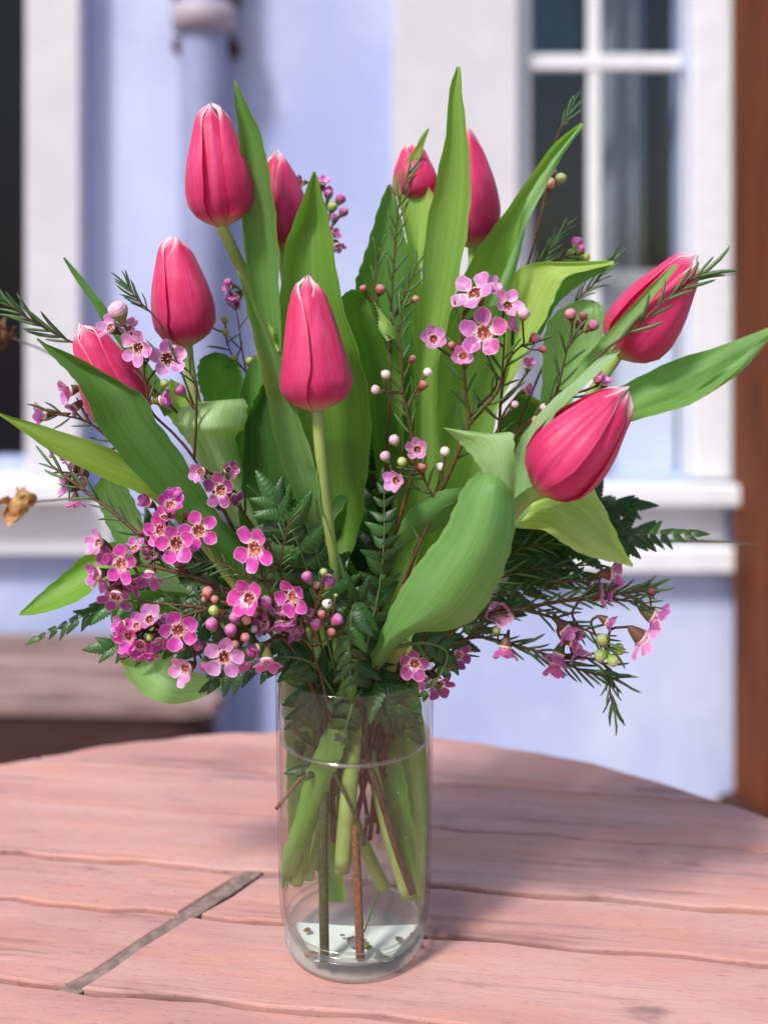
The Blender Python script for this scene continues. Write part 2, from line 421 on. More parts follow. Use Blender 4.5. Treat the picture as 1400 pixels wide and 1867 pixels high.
def prism(poly, z0, z1, b=0.002, jag=0.0):
    """extruded polygon with a rounded-over top edge; drops near-duplicate points"""
    q = []
    for p in poly:
        if not q or (Vector(p) - Vector(q[-1])).length > 0.004: q.append(p)
    if (Vector(q[0]) - Vector(q[-1])).length < 0.004: q.pop()
    area = sum(a[0] * c[1] - c[0] * a[1] for a, c in zip(q, q[1:] + q[:1]))
    if area < 0: q.reverse()
    n = len(q); ins = []
    for i in range(n):
        a, m, c = Vector(q[i - 1]), Vector(q[i]), Vector(q[(i + 1) % n])
        e1, e2 = (m - a).normalized(), (c - m).normalized()
        nn = Vector((-e1.y - e2.y, e1.x + e2.x)); nn = nn.normalized() / max(0.5, nn.length / 2)
        ins.append((m + nn * b)[:])
    V = [(*p, z0) for p in q] + [(*p, z1 - b) for p in q]
    V += [(p[0] * 0.7 + i[0] * 0.3, p[1] * 0.7 + i[1] * 0.3, z1 - b * 0.3) for p, i in zip(q, ins)] + [(*p, z1) for p in ins]
    F = [tuple(reversed(range(n))), tuple(range(3 * n, 4 * n))]
    for k in range(3):
        for i in range(n): j = (i + 1) % n; F.append((k * n + i, k * n + j, k * n + n + j, k * n + n + i))
    return V, F

# ------------------------------------------------------------------ the setting: ground and house
v, f = [(-60, -60, 0), (60, -60, 0), (60, 60, 0), (-60, 60, 0)], [(0, 1, 2, 3)]
tag(mk('ground', v, f, M_GROUND), 'brown paved ground of the terrace', 'ground', kind='structure')

WD = 2.5                                    # depth of the house wall
def X(px, D=WD): return (px - 700) / 2000 * D
def Z(py, D=WD): return CAM_H - (py - 520) / 2000 * D
house = thing('house', 'pale blue painted house wall with white framed windows behind the table', 'house', (0, WD, 0))
lx0, lx1, lz0 = -1.45, X(45, 2.43), Z(842)        # dark window at the side
rx0, rx1, rz0 = X(942), X(1254), Z(872)     # white window with glazing bars
top = 2.05
def wallbox(x0, x1, z0, z1, y0=WD, y1=WD + 0.14): return box(x0, x1, y0, y1, z0, z1)
v, f = join(wallbox(-5, lx0, 0, 3.2), wallbox(lx0, lx1, 0, lz0), wallbox(lx0, lx1, top, 3.2), wallbox(lx1, rx0, 0, 3.2),
            wallbox(rx0, rx1, 0, rz0), wallbox(rx0, rx1, top, 3.2), wallbox(rx1, 5, 0, 3.2))
mk('wall', v, f, M_WALL, house, smooth=False)

def part_box(name, parent, mat, x0, x1, y0, y1, z0, z1, b=0.004):
    v, f = box(x0, x1, y0, y1, z0, z1, b); return mk(name, v, f, mat, parent, smooth=False)

# window with glazing bars
win = part_box('window', house, M_INTERIOR, rx0 + 0.002, rx1 - 0.002, WD + 0.45, WD + 0.46, rz0, top, 0)      # the dark room behind it
part_box('casing', win, M_GREYTRIM, X(716, 2.465), rx0 - 0.001, WD - 0.035, WD - 0.001, Z(905), top + 0.16)
part_box('casing', win, M_WHITE, rx1 + 0.001, X(1330), WD - 0.025, WD - 0.001, rz0, top + 0.16)
part_box('sash_stile', win, M_WHITE, rx0, X(970), WD + 0.02, WD + 0.06, rz0, top)
part_box('sash_stile', win, M_WHITE, X(1250), rx1, WD + 0.02, WD + 0.06, rz0, top)
part_box('glazing_bar', win, M_WHITE, X(1075), X(1099), WD + 0.018, WD + 0.05, Z(492), top)
part_box('glazing_bar', win, M_WHITE, X(1075) + 0.001, X(1099) - 0.001, WD + 0.018, WD + 0.05, rz0, Z(520))
part_box('glazing_bar', win, M_WHITE, X(970) + 0.001, X(1250) - 0.001, WD + 0.014, WD + 0.048, Z(125), Z(96))
part_box('meeting_rail', win, mat_simple('green_grey_rail', lin(150, 156, 158), 0.5), X(970) + 0.001, X(1250) - 0.001, WD + 0.01, WD + 0.052, Z(520) + 0.001, Z(492) - 0.001)
for a, b, c, d in ((970, 1075, 96, -300), (1099, 1250, 96, -300), (970, 1075, 492, 125), (1099, 1250, 492, 125), (970, 1075, 870, 520), (1099, 1250, 870, 520)):
    part_box('pane', win, M_PANE, X(a) - 0.002, X(b) + 0.002, WD + 0.034, WD + 0.038, Z(c), Z(d), 0)
part_box('sky_reflection', win, M_SKY_REFLECTION, rx0 + 0.01, rx1 - 0.01, WD + 0.075, WD + 0.079, rz0, Z(512), 0)  # pale panel added to imitate sky reflected in the lower panes
part_box('teal_cloth', win, M_TEAL, X(985), X(1085), WD + 0.22, WD + 0.225, Z(105), top, 0)
def curtain(x0, x1, z0, z1, y, folds, mat, par):
    n = folds * 8; V = []
    for k in range(n + 1):
        t = k / n; x = x0 + (x1 - x0) * t; yy = y + 0.018 * math.sin(t * folds * 2 * math.pi)
        V += [(x, yy, z0), (x, yy, z1)]
    return mk('curtain', V, [(2 * k, 2 * k + 2, 2 * k + 3, 2 * k + 1) for k in range(n)], mat, par)
curtain(X(1115), X(1192), Z(520), top, WD + 0.16, 2, M_CURTAIN, win)
part_box('brown_frame', win, M_DARKWOOD, X(1170), X(1205), WD + 0.24, WD + 0.26, Z(60), top)
for x in (rx0 - 0.004, rx1):                                            # reveals of the opening
    part_box('reveal', win, M_INTERIOR, x, x + 0.004, WD + 0.145, WD + 0.45, rz0, top, 0)
part_box('sill', win, M_WHITE, X(722), X(1345), WD - 0.075, WD - 0.036, Z(912), Z(874), 0.005)
part_box('apron_board', win, M_GREYTRIM, X(735), X(1320), WD - 0.016, WD - 0.001, Z(986), Z(916))
part_box('ledge', win, M_WHITE, X(725), X(1330), WD - 0.055, WD - 0.001, Z(1034), Z(990), 0.005)

# dark window at the side
dwin = part_box('window', house, M_INTERIOR, lx0, lx1 - 0.002, WD + 0.3, WD + 0.31, lz0, top, 0)
part_box('casing', dwin, M_GREYTRIM, lx1 + 0.001, X(146, 2.43), WD - 0.07, WD - 0.001, Z(858), top + 0.15)
part_box('casing', dwin, M_GREYTRIM, lx0 - 0.12, lx0 - 0.001, WD - 0.07, WD - 0.001, Z(858), top + 0.15)
part_box('pane', dwin, mat_simple('black_window_glass', (0.004, 0.004, 0.006, 1), 0.25, 5, 0.1, 0.25), lx0 + 0.002, lx1 - 0.002, WD + 0.1, WD + 0.106, lz0, top, 0)
part_box('sill', dwin, M_WHITE, lx0 - 0.16, X(160), WD - 0.12, WD - 0.001, Z(900), Z(860), 0.006)
part_box('apron_board', dwin, M_WHITE, lx0 - 0.12, X(215), WD - 0.05, WD - 0.001, Z(1003), Z(902), 0.005)

# rain pipe on the wall
px_, pr = X(382), 0.052
v, f = tube([(px_, WD - 0.075, z) for z in (0.02, 0.5, 1.0, 1.5, 2.0, 2.6, 3.1)], pr, 20)
pipe = mk('rain_pipe', v, f, M_PIPE, house)
for py in (50, -420, 900):
    v, f = lathe([(pr + 0.001, -0.03), (pr + 0.016, -0.03), (pr + 0.02, 0), (pr + 0.016, 0.03), (pr + 0.001, 0.03)], (px_, WD - 0.075, Z(py)), 20)
    b = mk('bracket', v, f, M_BRACKET, pipe)
    for s in (-1, 1):
        for dz in (-0.055, 0.055):
            v, f = box(px_ + s * (pr + 0.008) - 0.012, px_ + s * (pr + 0.008) + 0.012, WD - 0.07, WD - 0.002, Z(py) + dz - 0.016, Z(py) + dz + 0.016, 0.004)
            mk('lug', v, f, M_DARKWOOD, b, smooth=False)

# brown post beside the window
c = (0.858, 2.42)
post = thing('wooden_post', 'brown stained square wooden post standing in front of the blue wall', 'post', (c[0], c[1], 0), rz=R(27))
v, f = box(-0.062, 0.062, -0.062, 0.062, 0.03, 3.0, 0.006)
Mp = ORG[post.name]; mk('shaft', [Mp @ Vector(p) for p in v], f, M_POST, post, smooth=False)
v, f = box(-0.085, 0.085, -0.085, 0.085, 0.0, 0.03, 0.004); mk('foot', [Mp @ Vector(p) for p in v], f, M_DARKWOOD, post, smooth=False)

# bench by the wall
bench = thing('wooden_bench', 'weathered wooden bench with dark front against the blue wall', 'bench', (-0.9, 2.2, 0))
bp = [(-0.30, 2.06), (-0.315, 2.02), (-0.36, 2.005), (-0.72, 2.02), (-2.3, 2.10), (-2.3, 2.43), (-0.60, 2.43), (-0.48, 2.34)]
bd = Vector((-0.36, 0.015)).normalized(); bn = Vector((bd.y, -bd.x))
if bn.y < 0: bn = -bn
for k in range(4):
    o0 = Vector((-0.36, 2.005)) + bn * (k * 0.110 - 0.006); q = clip(bp, o0, bn); q = clip(q, o0 + bn * 0.106, -bn)
    if len(q) > 2:
        v, f = prism(q, 0.378, 0.40, 0.005)
        mk('plank', v, f, M_BENCH, bench, Matrix.Translation((-0.9, 2.2, 0.4)) @ Matrix.Rotation(math.atan2(bd.y, bd.x), 4, 'Z'), smooth=False)
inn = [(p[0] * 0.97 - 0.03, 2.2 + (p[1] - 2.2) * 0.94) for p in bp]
v, f = prism(inn, 0.12, 0.377, 0.004); mk('apron', v, f, M_DARKWOOD, bench, smooth=False)  # dark colour and depth stand in for shade below the bench top
for x, y in ((-0.40, 2.02), (-0.62, 2.34), (-2.1, 2.18), (-2.1, 2.36)):
    v, f = box(x - 0.035, x + 0.035, y - 0.035, y + 0.035, 0, 0.119, 0.004); mk('leg', v, f, M_DARKWOOD, bench, smooth=False)

# ------------------------------------------------------------------ round plank table
TC, TR = (-0.074, 0.534), 0.5
ang = R(-8.2)
table = thing('round_table', 'round table of worn pink brown planks under the glass vase', 'table', (TC[0], TC[1], 0))
du, dn = Vector((math.cos(ang), math.sin(ang))), Vector((-math.sin(ang), math.cos(ang)))
disc = [(TC[0] + TR * math.cos(2 * math.pi * k / 200), TC[1] + TR * math.sin(2 * math.pi * k / 200)) for k in range(200)]
A0, A1 = Vector((-0.187, 0.656)), Vector((-0.106, 0.7706))            # the oblique filled joint
ad = (A1 - A0).normalized(); an = Vector((ad.y, -ad.x))               # points to the vase side
OR = Vector((0, 0.0))
offs = [0.02, 0.115, 0.20, 0.285, 0.37, 0.455, 0.54, 0.622, 0.706, 0.764, 0.846, 0.922, 1.02, 1.10]
Mt = Matrix.Translation((TC[0], TC[1], TABLE_Z)) @ Matrix.Rotation(ang, 4, 'Z')
def wob(q, amp=0.0017):
    """planks have slightly uneven edges"""
    out = []
    for i, a in enumerate(q):
        b = q[(i + 1) % len(q)]; L = (Vector(b) - Vector(a)).length; m = max(1, int(L / 0.022))
        for k in range(m):
            p = Vector(a).lerp(Vector(b), k / m)
            s = math.sin(p.x * 61 + p.y * 23) + 0.6 * math.sin(p.x * 143 + 2.1 + p.y * 31)
            out.append((p.x, p.y + amp * s))
    return out
for i in range(len(offs) - 1):
    gp = lambda o: 0.0030 if o in (0.622, 0.706, 0.764) else 0.0014; a, b = offs[i] + gp(offs[i]), offs[i + 1] - gp(offs[i + 1])
    q = clip(disc, dn * a, dn); q = clip(q, dn * b, -dn)
    if len(q) < 3: continue
    mid = (offs[i] + offs[i + 1]) / 2
    if 0.60 < mid < 0.80:      # planks interrupted by the oblique joint
        pieces = [clip(q, A0 + an * random.uniform(0.0042, 0.0054), (an + ad * random.uniform(-0.03, 0.03))[:]), clip(q, A0 - an * random.uniform(0.0042, 0.0054), (-an + ad * random.uniform(-0.03, 0.03))[:])]
    else:
        cut = TC[0] + random.uniform(-0.28, 0.28); pieces = [q]
    for pc in pieces:
        if len(pc) < 3: continue
        v, f = prism(wob(pc), TABLE_Z - 0.028, TABLE_Z + random.uniform(-0.0006, 0.0006), 0.0014)
        mk('plank', v, f, M_PLANK, table, Mt, smooth=False)
sub = [(TC[0] + (TR - 0.012) * math.cos(2 * math.pi * k / 90), TC[1] + (TR - 0.012) * math.sin(2 * math.pi * k / 90)) for k in range(90)]
v, f = prism(sub, TABLE_Z - 0.05, TABLE_Z - 0.0285, 0.002); mk('under_board', v, f, M_DARKWOOD, table, smooth=False)
g0, g1 = A0 - ad * 0.012, A0 + ad * 0.185
q = [tuple(g0 - an * 0.0062), tuple(g0 + an * 0.0062), tuple(g1 + an * 0.0062), tuple(g1 - an * 0.0062)]
v, f = prism(wob(q, 0.0004), TABLE_Z - 0.027, TABLE_Z - 0.0014, 0.001); mk('joint_filler', v, f, M_GROUT, table, smooth=False)
for k in range(4):
    a = R(45 + 90 * k); x, y = TC[0] + 0.36 * math.cos(a), TC[1] + 0.36 * math.sin(a)
    v, f = box(x - 0.03, x + 0.03, y - 0.03, y + 0.03, 0, TABLE_Z - 0.051, 0.004); mk('leg', v, f, M_DARKWOOD, table, smooth=False)

# ------------------------------------------------------------------ vase, water
VC = Vector((-0.0186, VASE_D, TABLE_Z + 0.0012))
vase = thing('glass_vase', 'clear glass cylinder vase holding the tulip bouquet on the plank table', 'vase', VC)
H = 0.1755
outer = [(0.0445, 0.012), (0.0470, 0.022), (0.0480, 0.035), (0.0488, 0.07), (0.0496, 0.12), (0.0505, H - 0.002), (0.0500, H), (0.0488, H - 0.001)]
inner = [(0.0481, 0.12), (0.0473, 0.07), (0.0463, 0.035), (0.0452, 0.022), (0.0425, 0.0145)]
v, f = lathe(outer + inner, VC, 96); mk('body', v, f, M_GLASS, vase)
foot = [(0.0002, 0.0015), (0.034, 0.0012), (0.039, 0.0), (0.0425, 0.0012), (0.0443, 0.005), (0.0447, 0.0115), (0.0424, 0.0135), (0.0405, 0.0095), (0.037, 0.008), (0.0002, 0.0075)]
v, f = lathe(foot, VC, 96); mk('foot', v, f, M_FOOT, vase)
sq = [(-0.0235, -0.0335), (-0.008, -0.0355), (0.021, -0.034), (0.0345, -0.008), (0.0405, 0.0045), (0.004, 0.002), (-0.0395, 0.007), (-0.031, -0.014)]  # flat white sheet added to imitate a pale reflection in the vase bottom
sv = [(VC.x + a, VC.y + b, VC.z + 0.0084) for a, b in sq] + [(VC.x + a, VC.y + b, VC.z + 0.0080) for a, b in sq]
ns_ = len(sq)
mk('base_reflection', sv, [tuple(range(ns_)), tuple(reversed(range(ns_, 2 * ns_)))] + [(i, i + ns_, (i + 1) % ns_ + ns_, (i + 1) % ns_) for i in range(ns_)], M_BASE_REFLECTION, vase, smooth=False)
for rr_, zz in ((0.0418, 0.0142), (0.0434, 0.0185)):  # glossy rings added to imitate bright streaks inside the vase bottom
    v, f = lathe([(rr_ + 0.0009 * math.cos(a), zz + 0.0007 * math.sin(a)) for a in [2 * math.pi * k / 8 for k in range(8)]], VC, 96, True)
    mk('glint_ring', v, f, M_MENISCUS, vase)
WZ = 0.131
wat = [(0.0422, 0.0150), (0.0447, 0.022), (0.0458, 0.035), (0.0468, 0.07), (0.0476, 0.12), (0.0478, WZ + 0.0028)]
v, f = lathe(wat, VC, 96)
m0 = len(f)
v2, f2 = lathe([(0.0478, WZ + 0.0028), (0.0472, WZ + 0.0012), (0.0462, WZ + 0.0003), (0.0448, WZ), (0.0001, WZ)], VC, 96)
v, f = join((v, f), (v2, f2))
w = mk('water', v, f, [M_WATER, M_WATERTOP], fm=[0] * m0 + [1] * len(f2))
tag(w, 'clear water filling the lower part of the glass vase', 'water', kind='thing')

v, f = lathe([(0.0461 + 0.0016 * math.cos(a), WZ + 0.0012 + 0.0016 * math.sin(a)) for a in [2 * math.pi * k / 10 for k in range(10)]], VC, 96, True)
mk('water_rim', v, f, M_MENISCUS, w)
rb = random.Random(5)
for k in range(22):
    a = rb.uniform(-2.9, 0.3); rr_ = 0.044 * rb.uniform(0.75, 1.0); r0 = rb.uniform(0.0006, 0.0019)
    c = VC + Vector((rr_ * math.cos(a), rr_ * math.sin(a), WZ - r0 * 0.4 if k < 15 else rb.uniform(0.04, WZ - 0.01)))
    v, f = lathe([(r0 * max(0.01, math.sin(math.pi * i / 8)), -r0 * math.cos(math.pi * i / 8)) for i in range(9)], c, 12)
    mk('bubble', v, f, M_BUBBLE, w)

# ------------------------------------------------------------------ tulips
def leaf(parent, rows, d, color, cup=0.5, tw=0.0, nu=8, nv=34, wave=0.2, name='leaf'):
    """a blade lofted between its two edges; rows run from base to tip as (lx, ly, rx, ry), d = depth in cm along the blade"""
    rows = catmull(rows, nv); dd = catmull([(x,) for x in d], nv) if len(d) > 1 else [(d[0],)] * nv
    V, UV, F = [], [], []; ph = random.uniform(0, 6)
    for i, r in enumerate(rows):
        t = i / (nv - 1); wpx = math.hypot(r[2] - r[0], r[3] - r[1])
        c = cup * min(1.0, wpx / 70); tws = tw * min(1.0, wpx / 70)
        for k in range(nu + 1):
            u = k / nu; s = 2 * u - 1
            dep = dd[i][0] + c * (1 - s * s) + tws * s + wave * s * abs(s) * math.sin(t * 9 + ph + (2 if s > 0 else 0))
            jx = 1.6 * (abs(s) ** 6) * math.sin(i * 1.9 + ph * 3 + 5 * (s > 0)) * min(1.0, wpx / 60)      # uneven margins
            V.append(P(r[0] + (r[2] - r[0]) * u + jx * (1 if s > 0 else -1), r[1] + (r[3] - r[1]) * u, dep)); UV.append((u, t))
    n = nu + 1
    for i in range(nv - 1):
        for k in range(nu): F.append((i * n + k, i * n + k + 1, (i + 1) * n + k + 1, (i + 1) * n + k))
    return mk(name, V, F, M_LEAF, parent, uvs=UV, color=color)

PROF = [(0, 0.16), (0.03, 0.42), (0.09, 0.72), (0.18, 0.93), (0.30, 1.0), (0.44, 0.965), (0.58, 0.86), (0.72, 0.70), (0.84, 0.56), (0.92, 0.42), (0.97, 0.28), (1.0, 0.08)]
PROF_CONE = [(0, 0.16), (0.03, 0.48), (0.09, 0.80), (0.18, 1.0), (0.26, 0.99), (0.40, 0.90), (0.58, 0.77), (0.75, 0.63), (0.87, 0.49), (0.94, 0.36), (0.98, 0.22), (1.0, 0.08)]
def prof(s, pf=PROF):
    for (a, x), (b, y) in zip(pf, pf[1:]):
        if s <= b: t = (s - a) / (b - a); return x + (y - x) * t
    return PROF[-1][1]
def tulip(label, base, tip, width, rot, stem, stem_w, gap=0.0, stem_col=(0.30, 0.42, 0.11), pf=PROF, inner_r=0.90):
    """base/tip: pixel + depth of the bud; stem: pixel polyline from the bud down into the vase"""
    B, Tp = P(*base), P(*tip); ax = Tp - B; Hh = ax.length; ax.normalize()
    Rr = width / 2 * (VASE_D + (base[2] + tip[2]) * 0.005) / 2000
    low = P(*stem[-1])
    t = thing('tulip', label, 'tulip', low, 'tulips in the vase')
    q = Vector((0, 0, 1)).rotation_difference(ax).to_matrix().to_4x4()
    Mb = Matrix.Translation(B) @ q
    for inner in (True, False):
        for k in range(3):
            phi = R(rot + 120 * k + (60 if inner else 0)); Wm = R(60 if inner else 66 - gap)
            sc = inner_r if inner else 1.0; hk = 1 + random.uniform(-0.025, 0.012) + (0.012 if inner else -0.004); lean = random.uniform(-0.04, 0.02)
            V, UV, F = [], [], []; ns, na = 22, 12
            for i in range(ns + 1):
                s = i / ns
                w_ = (0.72 + 0.28 * min(1, s / 0.3)) if s < 0.3 else max(0.0, 1 - ((s - 0.3) / 0.7) ** 3.4) ** 0.62
                if inner and s > 0.3: w_ = max(0.0, 1 - ((s - 0.3) / 0.7) ** 7) ** 0.5
                w_ = max(w_, 0.02)
                for j in range(na + 1):
                    a = 2 * j / na - 1
                    r = Rr * prof(s, pf) * sc * (1 + 0.045 * a * (1 if not inner else -1)) * (1 + lean * s)
                    r *= 1 + 0.022 * math.exp(-(a / 0.12) ** 2) - (0.036 + 0.02 * math.sin(k * 3 + rot)) * math.exp(-((abs(a - 0.05 * k) - 0.32) / 0.15) ** 2)
                    r *= 1 + 0.020 * math.sin(7 * s + k * 2 + 3 * a) + 0.004 * math.sin(17 * a + 4 * s + k)
                    if inner and s > 0.78: r *= 1 - 0.55 * ((s - 0.78) / 0.22) ** 1.5
                    elif s > 0.8: r *= 1 + 0.9 * (s - 0.8) * math.sin(4 * a + k * 2.1 + rot)
                    th = phi + a * Wm * w_ * (1 + 0.25 * max(0, s - 0.7))
                    z = Hh * s * hk - Hh * 0.03 * a * a * max(0, s - 0.5) * 2
                    V.append(Mb @ Vector((r * math.cos(th), r * math.sin(th), z))); UV.append((a * 0.5 + 0.5, s))
            n = na + 1
            for i in range(ns):
                for j in range(na): F.append((i * n + j, i * n + j + 1, (i + 1) * n + j + 1, (i + 1) * n + j))
            mk('petal', V, F, M_PETAL, t, uvs=UV)
    pts = [tuple(base)] + list(stem)
    pts = catmull(pts, 8 * len(pts)); m = len(pts)
    wr = [stem_w / 2 * (VASE_D + p[2] * 0.01) / 2000 * (0.86 + 0.2 * i / m) for i, p in enumerate(pts)]
    pw = [P(*p) for p in pts]
    pw[0] = B + ax * Hh * 0.02
    v, f = tube(pw, wr, 12); mk('stem', v, f, M_STEM, t, color=stem_col)
    return t

G1 = (0.118, 0.272, 0.062); G2 = (0.165, 0.335, 0.075); G3 = (0.26, 0.46, 0.17); G4 = (0.055, 0.150, 0.022); G5 = (0.34, 0.54, 0.12); G6 = (0.170, 0.325, 0.095)  # the darkest green imitates the shade inside the bouquet

t1 = tulip('tallest pink tulip, closed bud beside an upright leaf in front of the rain pipe', (405, 414, 0), (384, 188, 0.6), 124, 93, [(422, 450, 0.8), (446, 500, 2), (478, 560, 3.2), (510, 700, 3.4), (560, 980, 2.5), (618, 1180, 0.5), (632, 1300, 0), (580, 1430, -1.0), (540, 1610, -0.8)], 25, gap=24, inner_r=0.86)
leaf(t1, [(585, 1010, 625, 1010), (520, 850, 570, 850), (485, 720, 535, 720), (462, 560, 512, 560), (446, 450, 508, 450), (441, 350, 497, 350), (436, 250, 478, 252), (428, 185, 450, 190), (427, 147, 430, 147)], (1, 0.5, -0.2, -0.8, -0.9), (0.15, 0.31, 0.075), 1.0, -0.3)
leaf(t1, [(520, 700, 545, 700), (470, 570, 490, 570), (448, 470, 470, 465), (442, 400, 462, 400), (441, 360, 452, 360)], (2.0, 1.6), G3, 0.3)

t2 = tulip('slim pink tulip half hidden behind two upright leaves, just below the tallest one', (519, 458, 3), (504, 275, 3.4), 98, 72, [(525, 520, 3), (560, 760, 3), (610, 1000, 2), (640, 1180, 1.5), (655, 1300, 1), (630, 1400, -0.4), (624, 1590, -1.2)], 27, gap=14)
leaf(t2, [(600, 1015, 640, 1010), (575, 960, 658, 955), (556, 900, 667, 880), (540, 800, 676, 800), (528, 720, 672, 720), (515, 650, 656, 650), (511, 550, 624, 550), (520, 450, 609, 455), (538, 400, 600, 400), (560, 340, 584, 342), (571, 313, 576, 313)], (-0.5, -1, -1.6, -1.6, -0.8, 0.2), (0.16, 0.32, 0.05), 1.6, 0.0, nu=12)

t3 = tulip('rosy pink tulip standing upright above the cluster of pale waxflowers', (342, 632, 1), (316, 430, 1.6), 114, 68, [(347, 680, 1), (365, 760, 1.2), (430, 930, 1.5), (540, 1120, 1), (600, 1230, 0.5), (615, 1330, 0), (640, 1480, 0.5), (700, 1620, 0.5)], 23)
leaf(t3, [(500, 1080, 540, 1060), (440, 980, 500, 960), (390, 890, 450, 860), (340, 800, 430, 800), (322, 768, 446, 780), (330, 745, 452, 742), (362, 733, 444, 726)], (2, 1.2, 0.2, -1.0, -0.6, 0.6), (0.42, 0.60, 0.27), -1.6, 0, nu=12)
leaf(t3, [(400, 800, 440, 790), (372, 730, 440, 728), (360, 690, 447, 700), (366, 655, 436, 668), (392, 641, 412, 646)], (2.6, 2.2, 1.8), G1, 1.4)
leaf(t3, [(390, 860, 430, 820), (330, 790, 372, 762), (300, 740, 335, 710), (310, 690, 330, 700)], (3, 2.6, 2.2), G5, 0.3)

t4 = tulip('pink tulip leaning to the side, its lower half hidden by a broad green leaf', (240, 776, -0.2), (148, 590, -0.8), 122, 108, [(262, 820, -0.2), (330, 930, -0.2), (450, 1090, 0), (560, 1210, 0.4), (600, 1290, 0), (700, 1450, 1), (752, 1600, 1)], 22, gap=20)
leaf(t4, [(520, 1150, 560, 1110), (440, 1060, 490, 1020), (372, 980, 412, 955), (300, 915, 385, 915), (243, 859, 345, 850), (206, 813, 312, 801), (177, 773, 284, 765), (158, 728, 264, 722), (137, 693, 236, 705), (116, 670, 186, 676), (96, 650, 136, 648), (70, 622, 88, 628), (67, 618, 70, 616)], (-1, -3, -4.4, -4.8, -4.4, -4.0), G1, 1.3, 1.0, nu=12, nv=40)
leaf(t4, [(300, 760, 330, 745), (240, 660, 262, 650), (184, 580, 202, 572), (168, 552, 184, 546), (140, 512, 151, 506), (115, 470, 119, 469)], (1.5, 1.0, 0.8), G1, 0.3)
leaf(t4, [(360, 990, 380, 950), (290, 920, 330, 880), (240, 893, 275, 850), (185, 870, 220, 826), (145, 850, 170, 804), (100, 828, 125, 791), (55, 796, 70, 773), (15, 768, 22, 760), (0, 757, 1, 753)], (-1, -2, -2.5, -2.5, -2.0), (0.22, 0.35, 0.055), 0.7, 0.8)

t5 = tulip('front central pink tulip with a white tip, framed by two tall leaves', (579, 750, -5.0), (561, 504, -4.2), 132, 84, [(582, 800, -4.8), (592, 900, -4.2), (604, 1000, -3.2), (624, 1130, -1.8), (650, 1240, -1), (612, 1370, -1.5), (566, 1480, -2.2), (530, 1590, -1.2)], 24, gap=2, pf=PROF_CONE)
leaf(t5, [(600, 1085, 640, 1070), (572, 1000, 610, 990), (545, 921, 586, 921), (521, 864, 581, 873), (500, 793, 573, 844), (484, 707, 541, 745), (464, 621, 518, 672), (450, 564, 490, 600), (442, 525, 466, 552), (432, 492, 436, 494)], (-3, -4.4, -5.4, -5.8, -5.6, -5.2), G6, 0.8, 0.4)
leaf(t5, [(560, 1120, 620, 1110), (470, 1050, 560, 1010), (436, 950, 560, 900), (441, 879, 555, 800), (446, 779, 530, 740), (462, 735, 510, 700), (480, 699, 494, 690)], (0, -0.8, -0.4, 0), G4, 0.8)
leaf(t5, [(540, 1100, 590, 1080), (470, 1000, 530, 980), (438, 880, 530, 860), (413, 815, 505, 810), (430, 755, 495, 745), (444, 696, 485, 690), (462, 648, 474, 646)], (1.5, 1.0, 0.8, 1.0), G1, 0.9)
leaf(t5, [(480, 640, 510, 640), (488, 612, 500, 612), (490, 588, 496, 588)], (0.5, 0.3), G5, 0.2)
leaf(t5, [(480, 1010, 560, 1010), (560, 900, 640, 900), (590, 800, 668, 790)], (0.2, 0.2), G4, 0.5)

t6 = tulip('small pink tulip tucked behind a pale pointed leaf, above the needle sprig', (757, 372, 4), (752, 262, 4.6), 84, 75, [(760, 420, 4), (750, 700, 3.4), (720, 960, 2.4), (690, 1180, 1.5), (680, 1300, 1.4), (720, 1450, 1.4), (764, 1640, 1)], 20)
leaf(t6, [(700, 760, 760, 760), (720, 620, 775, 620), (736, 500, 768, 500), (741, 440, 778, 435), (729, 380, 788, 375), (718, 335, 786, 345), (727, 312, 757, 330), (753, 275, 766, 290), (768, 248, 776, 254), (779, 234, 783, 235)], (2.4, 2.6, 2.8, 3.0, 2.6), G5, 0.6)
leaf(t6, [(670, 820, 740, 820), (652, 660, 756, 650), (647, 530, 752, 560), (656, 490, 746, 490), (672, 440, 737, 425), (690, 378, 722, 362), (706, 338, 713, 335)], (2.0, 1.8, 1.6, 2.0), G1, 1.0)
leaf(t6, [(690, 900, 735, 900), (676, 770, 735, 750), (655, 670, 735, 660), (632, 590, 716, 610), (622, 545, 696, 565), (640, 527, 668, 530)], (1.2, 0.6, -0.2, 0.0), (0.13, 0.30, 0.04), 1.2, 0.4, nu=10)
leaf(t6, [(690, 600, 706, 622), (690, 578, 722, 614), (684, 556, 716, 594), (668, 532, 690, 560)], (-1.0, -0.6, -0.3), G5, -0.3, name='leaf')

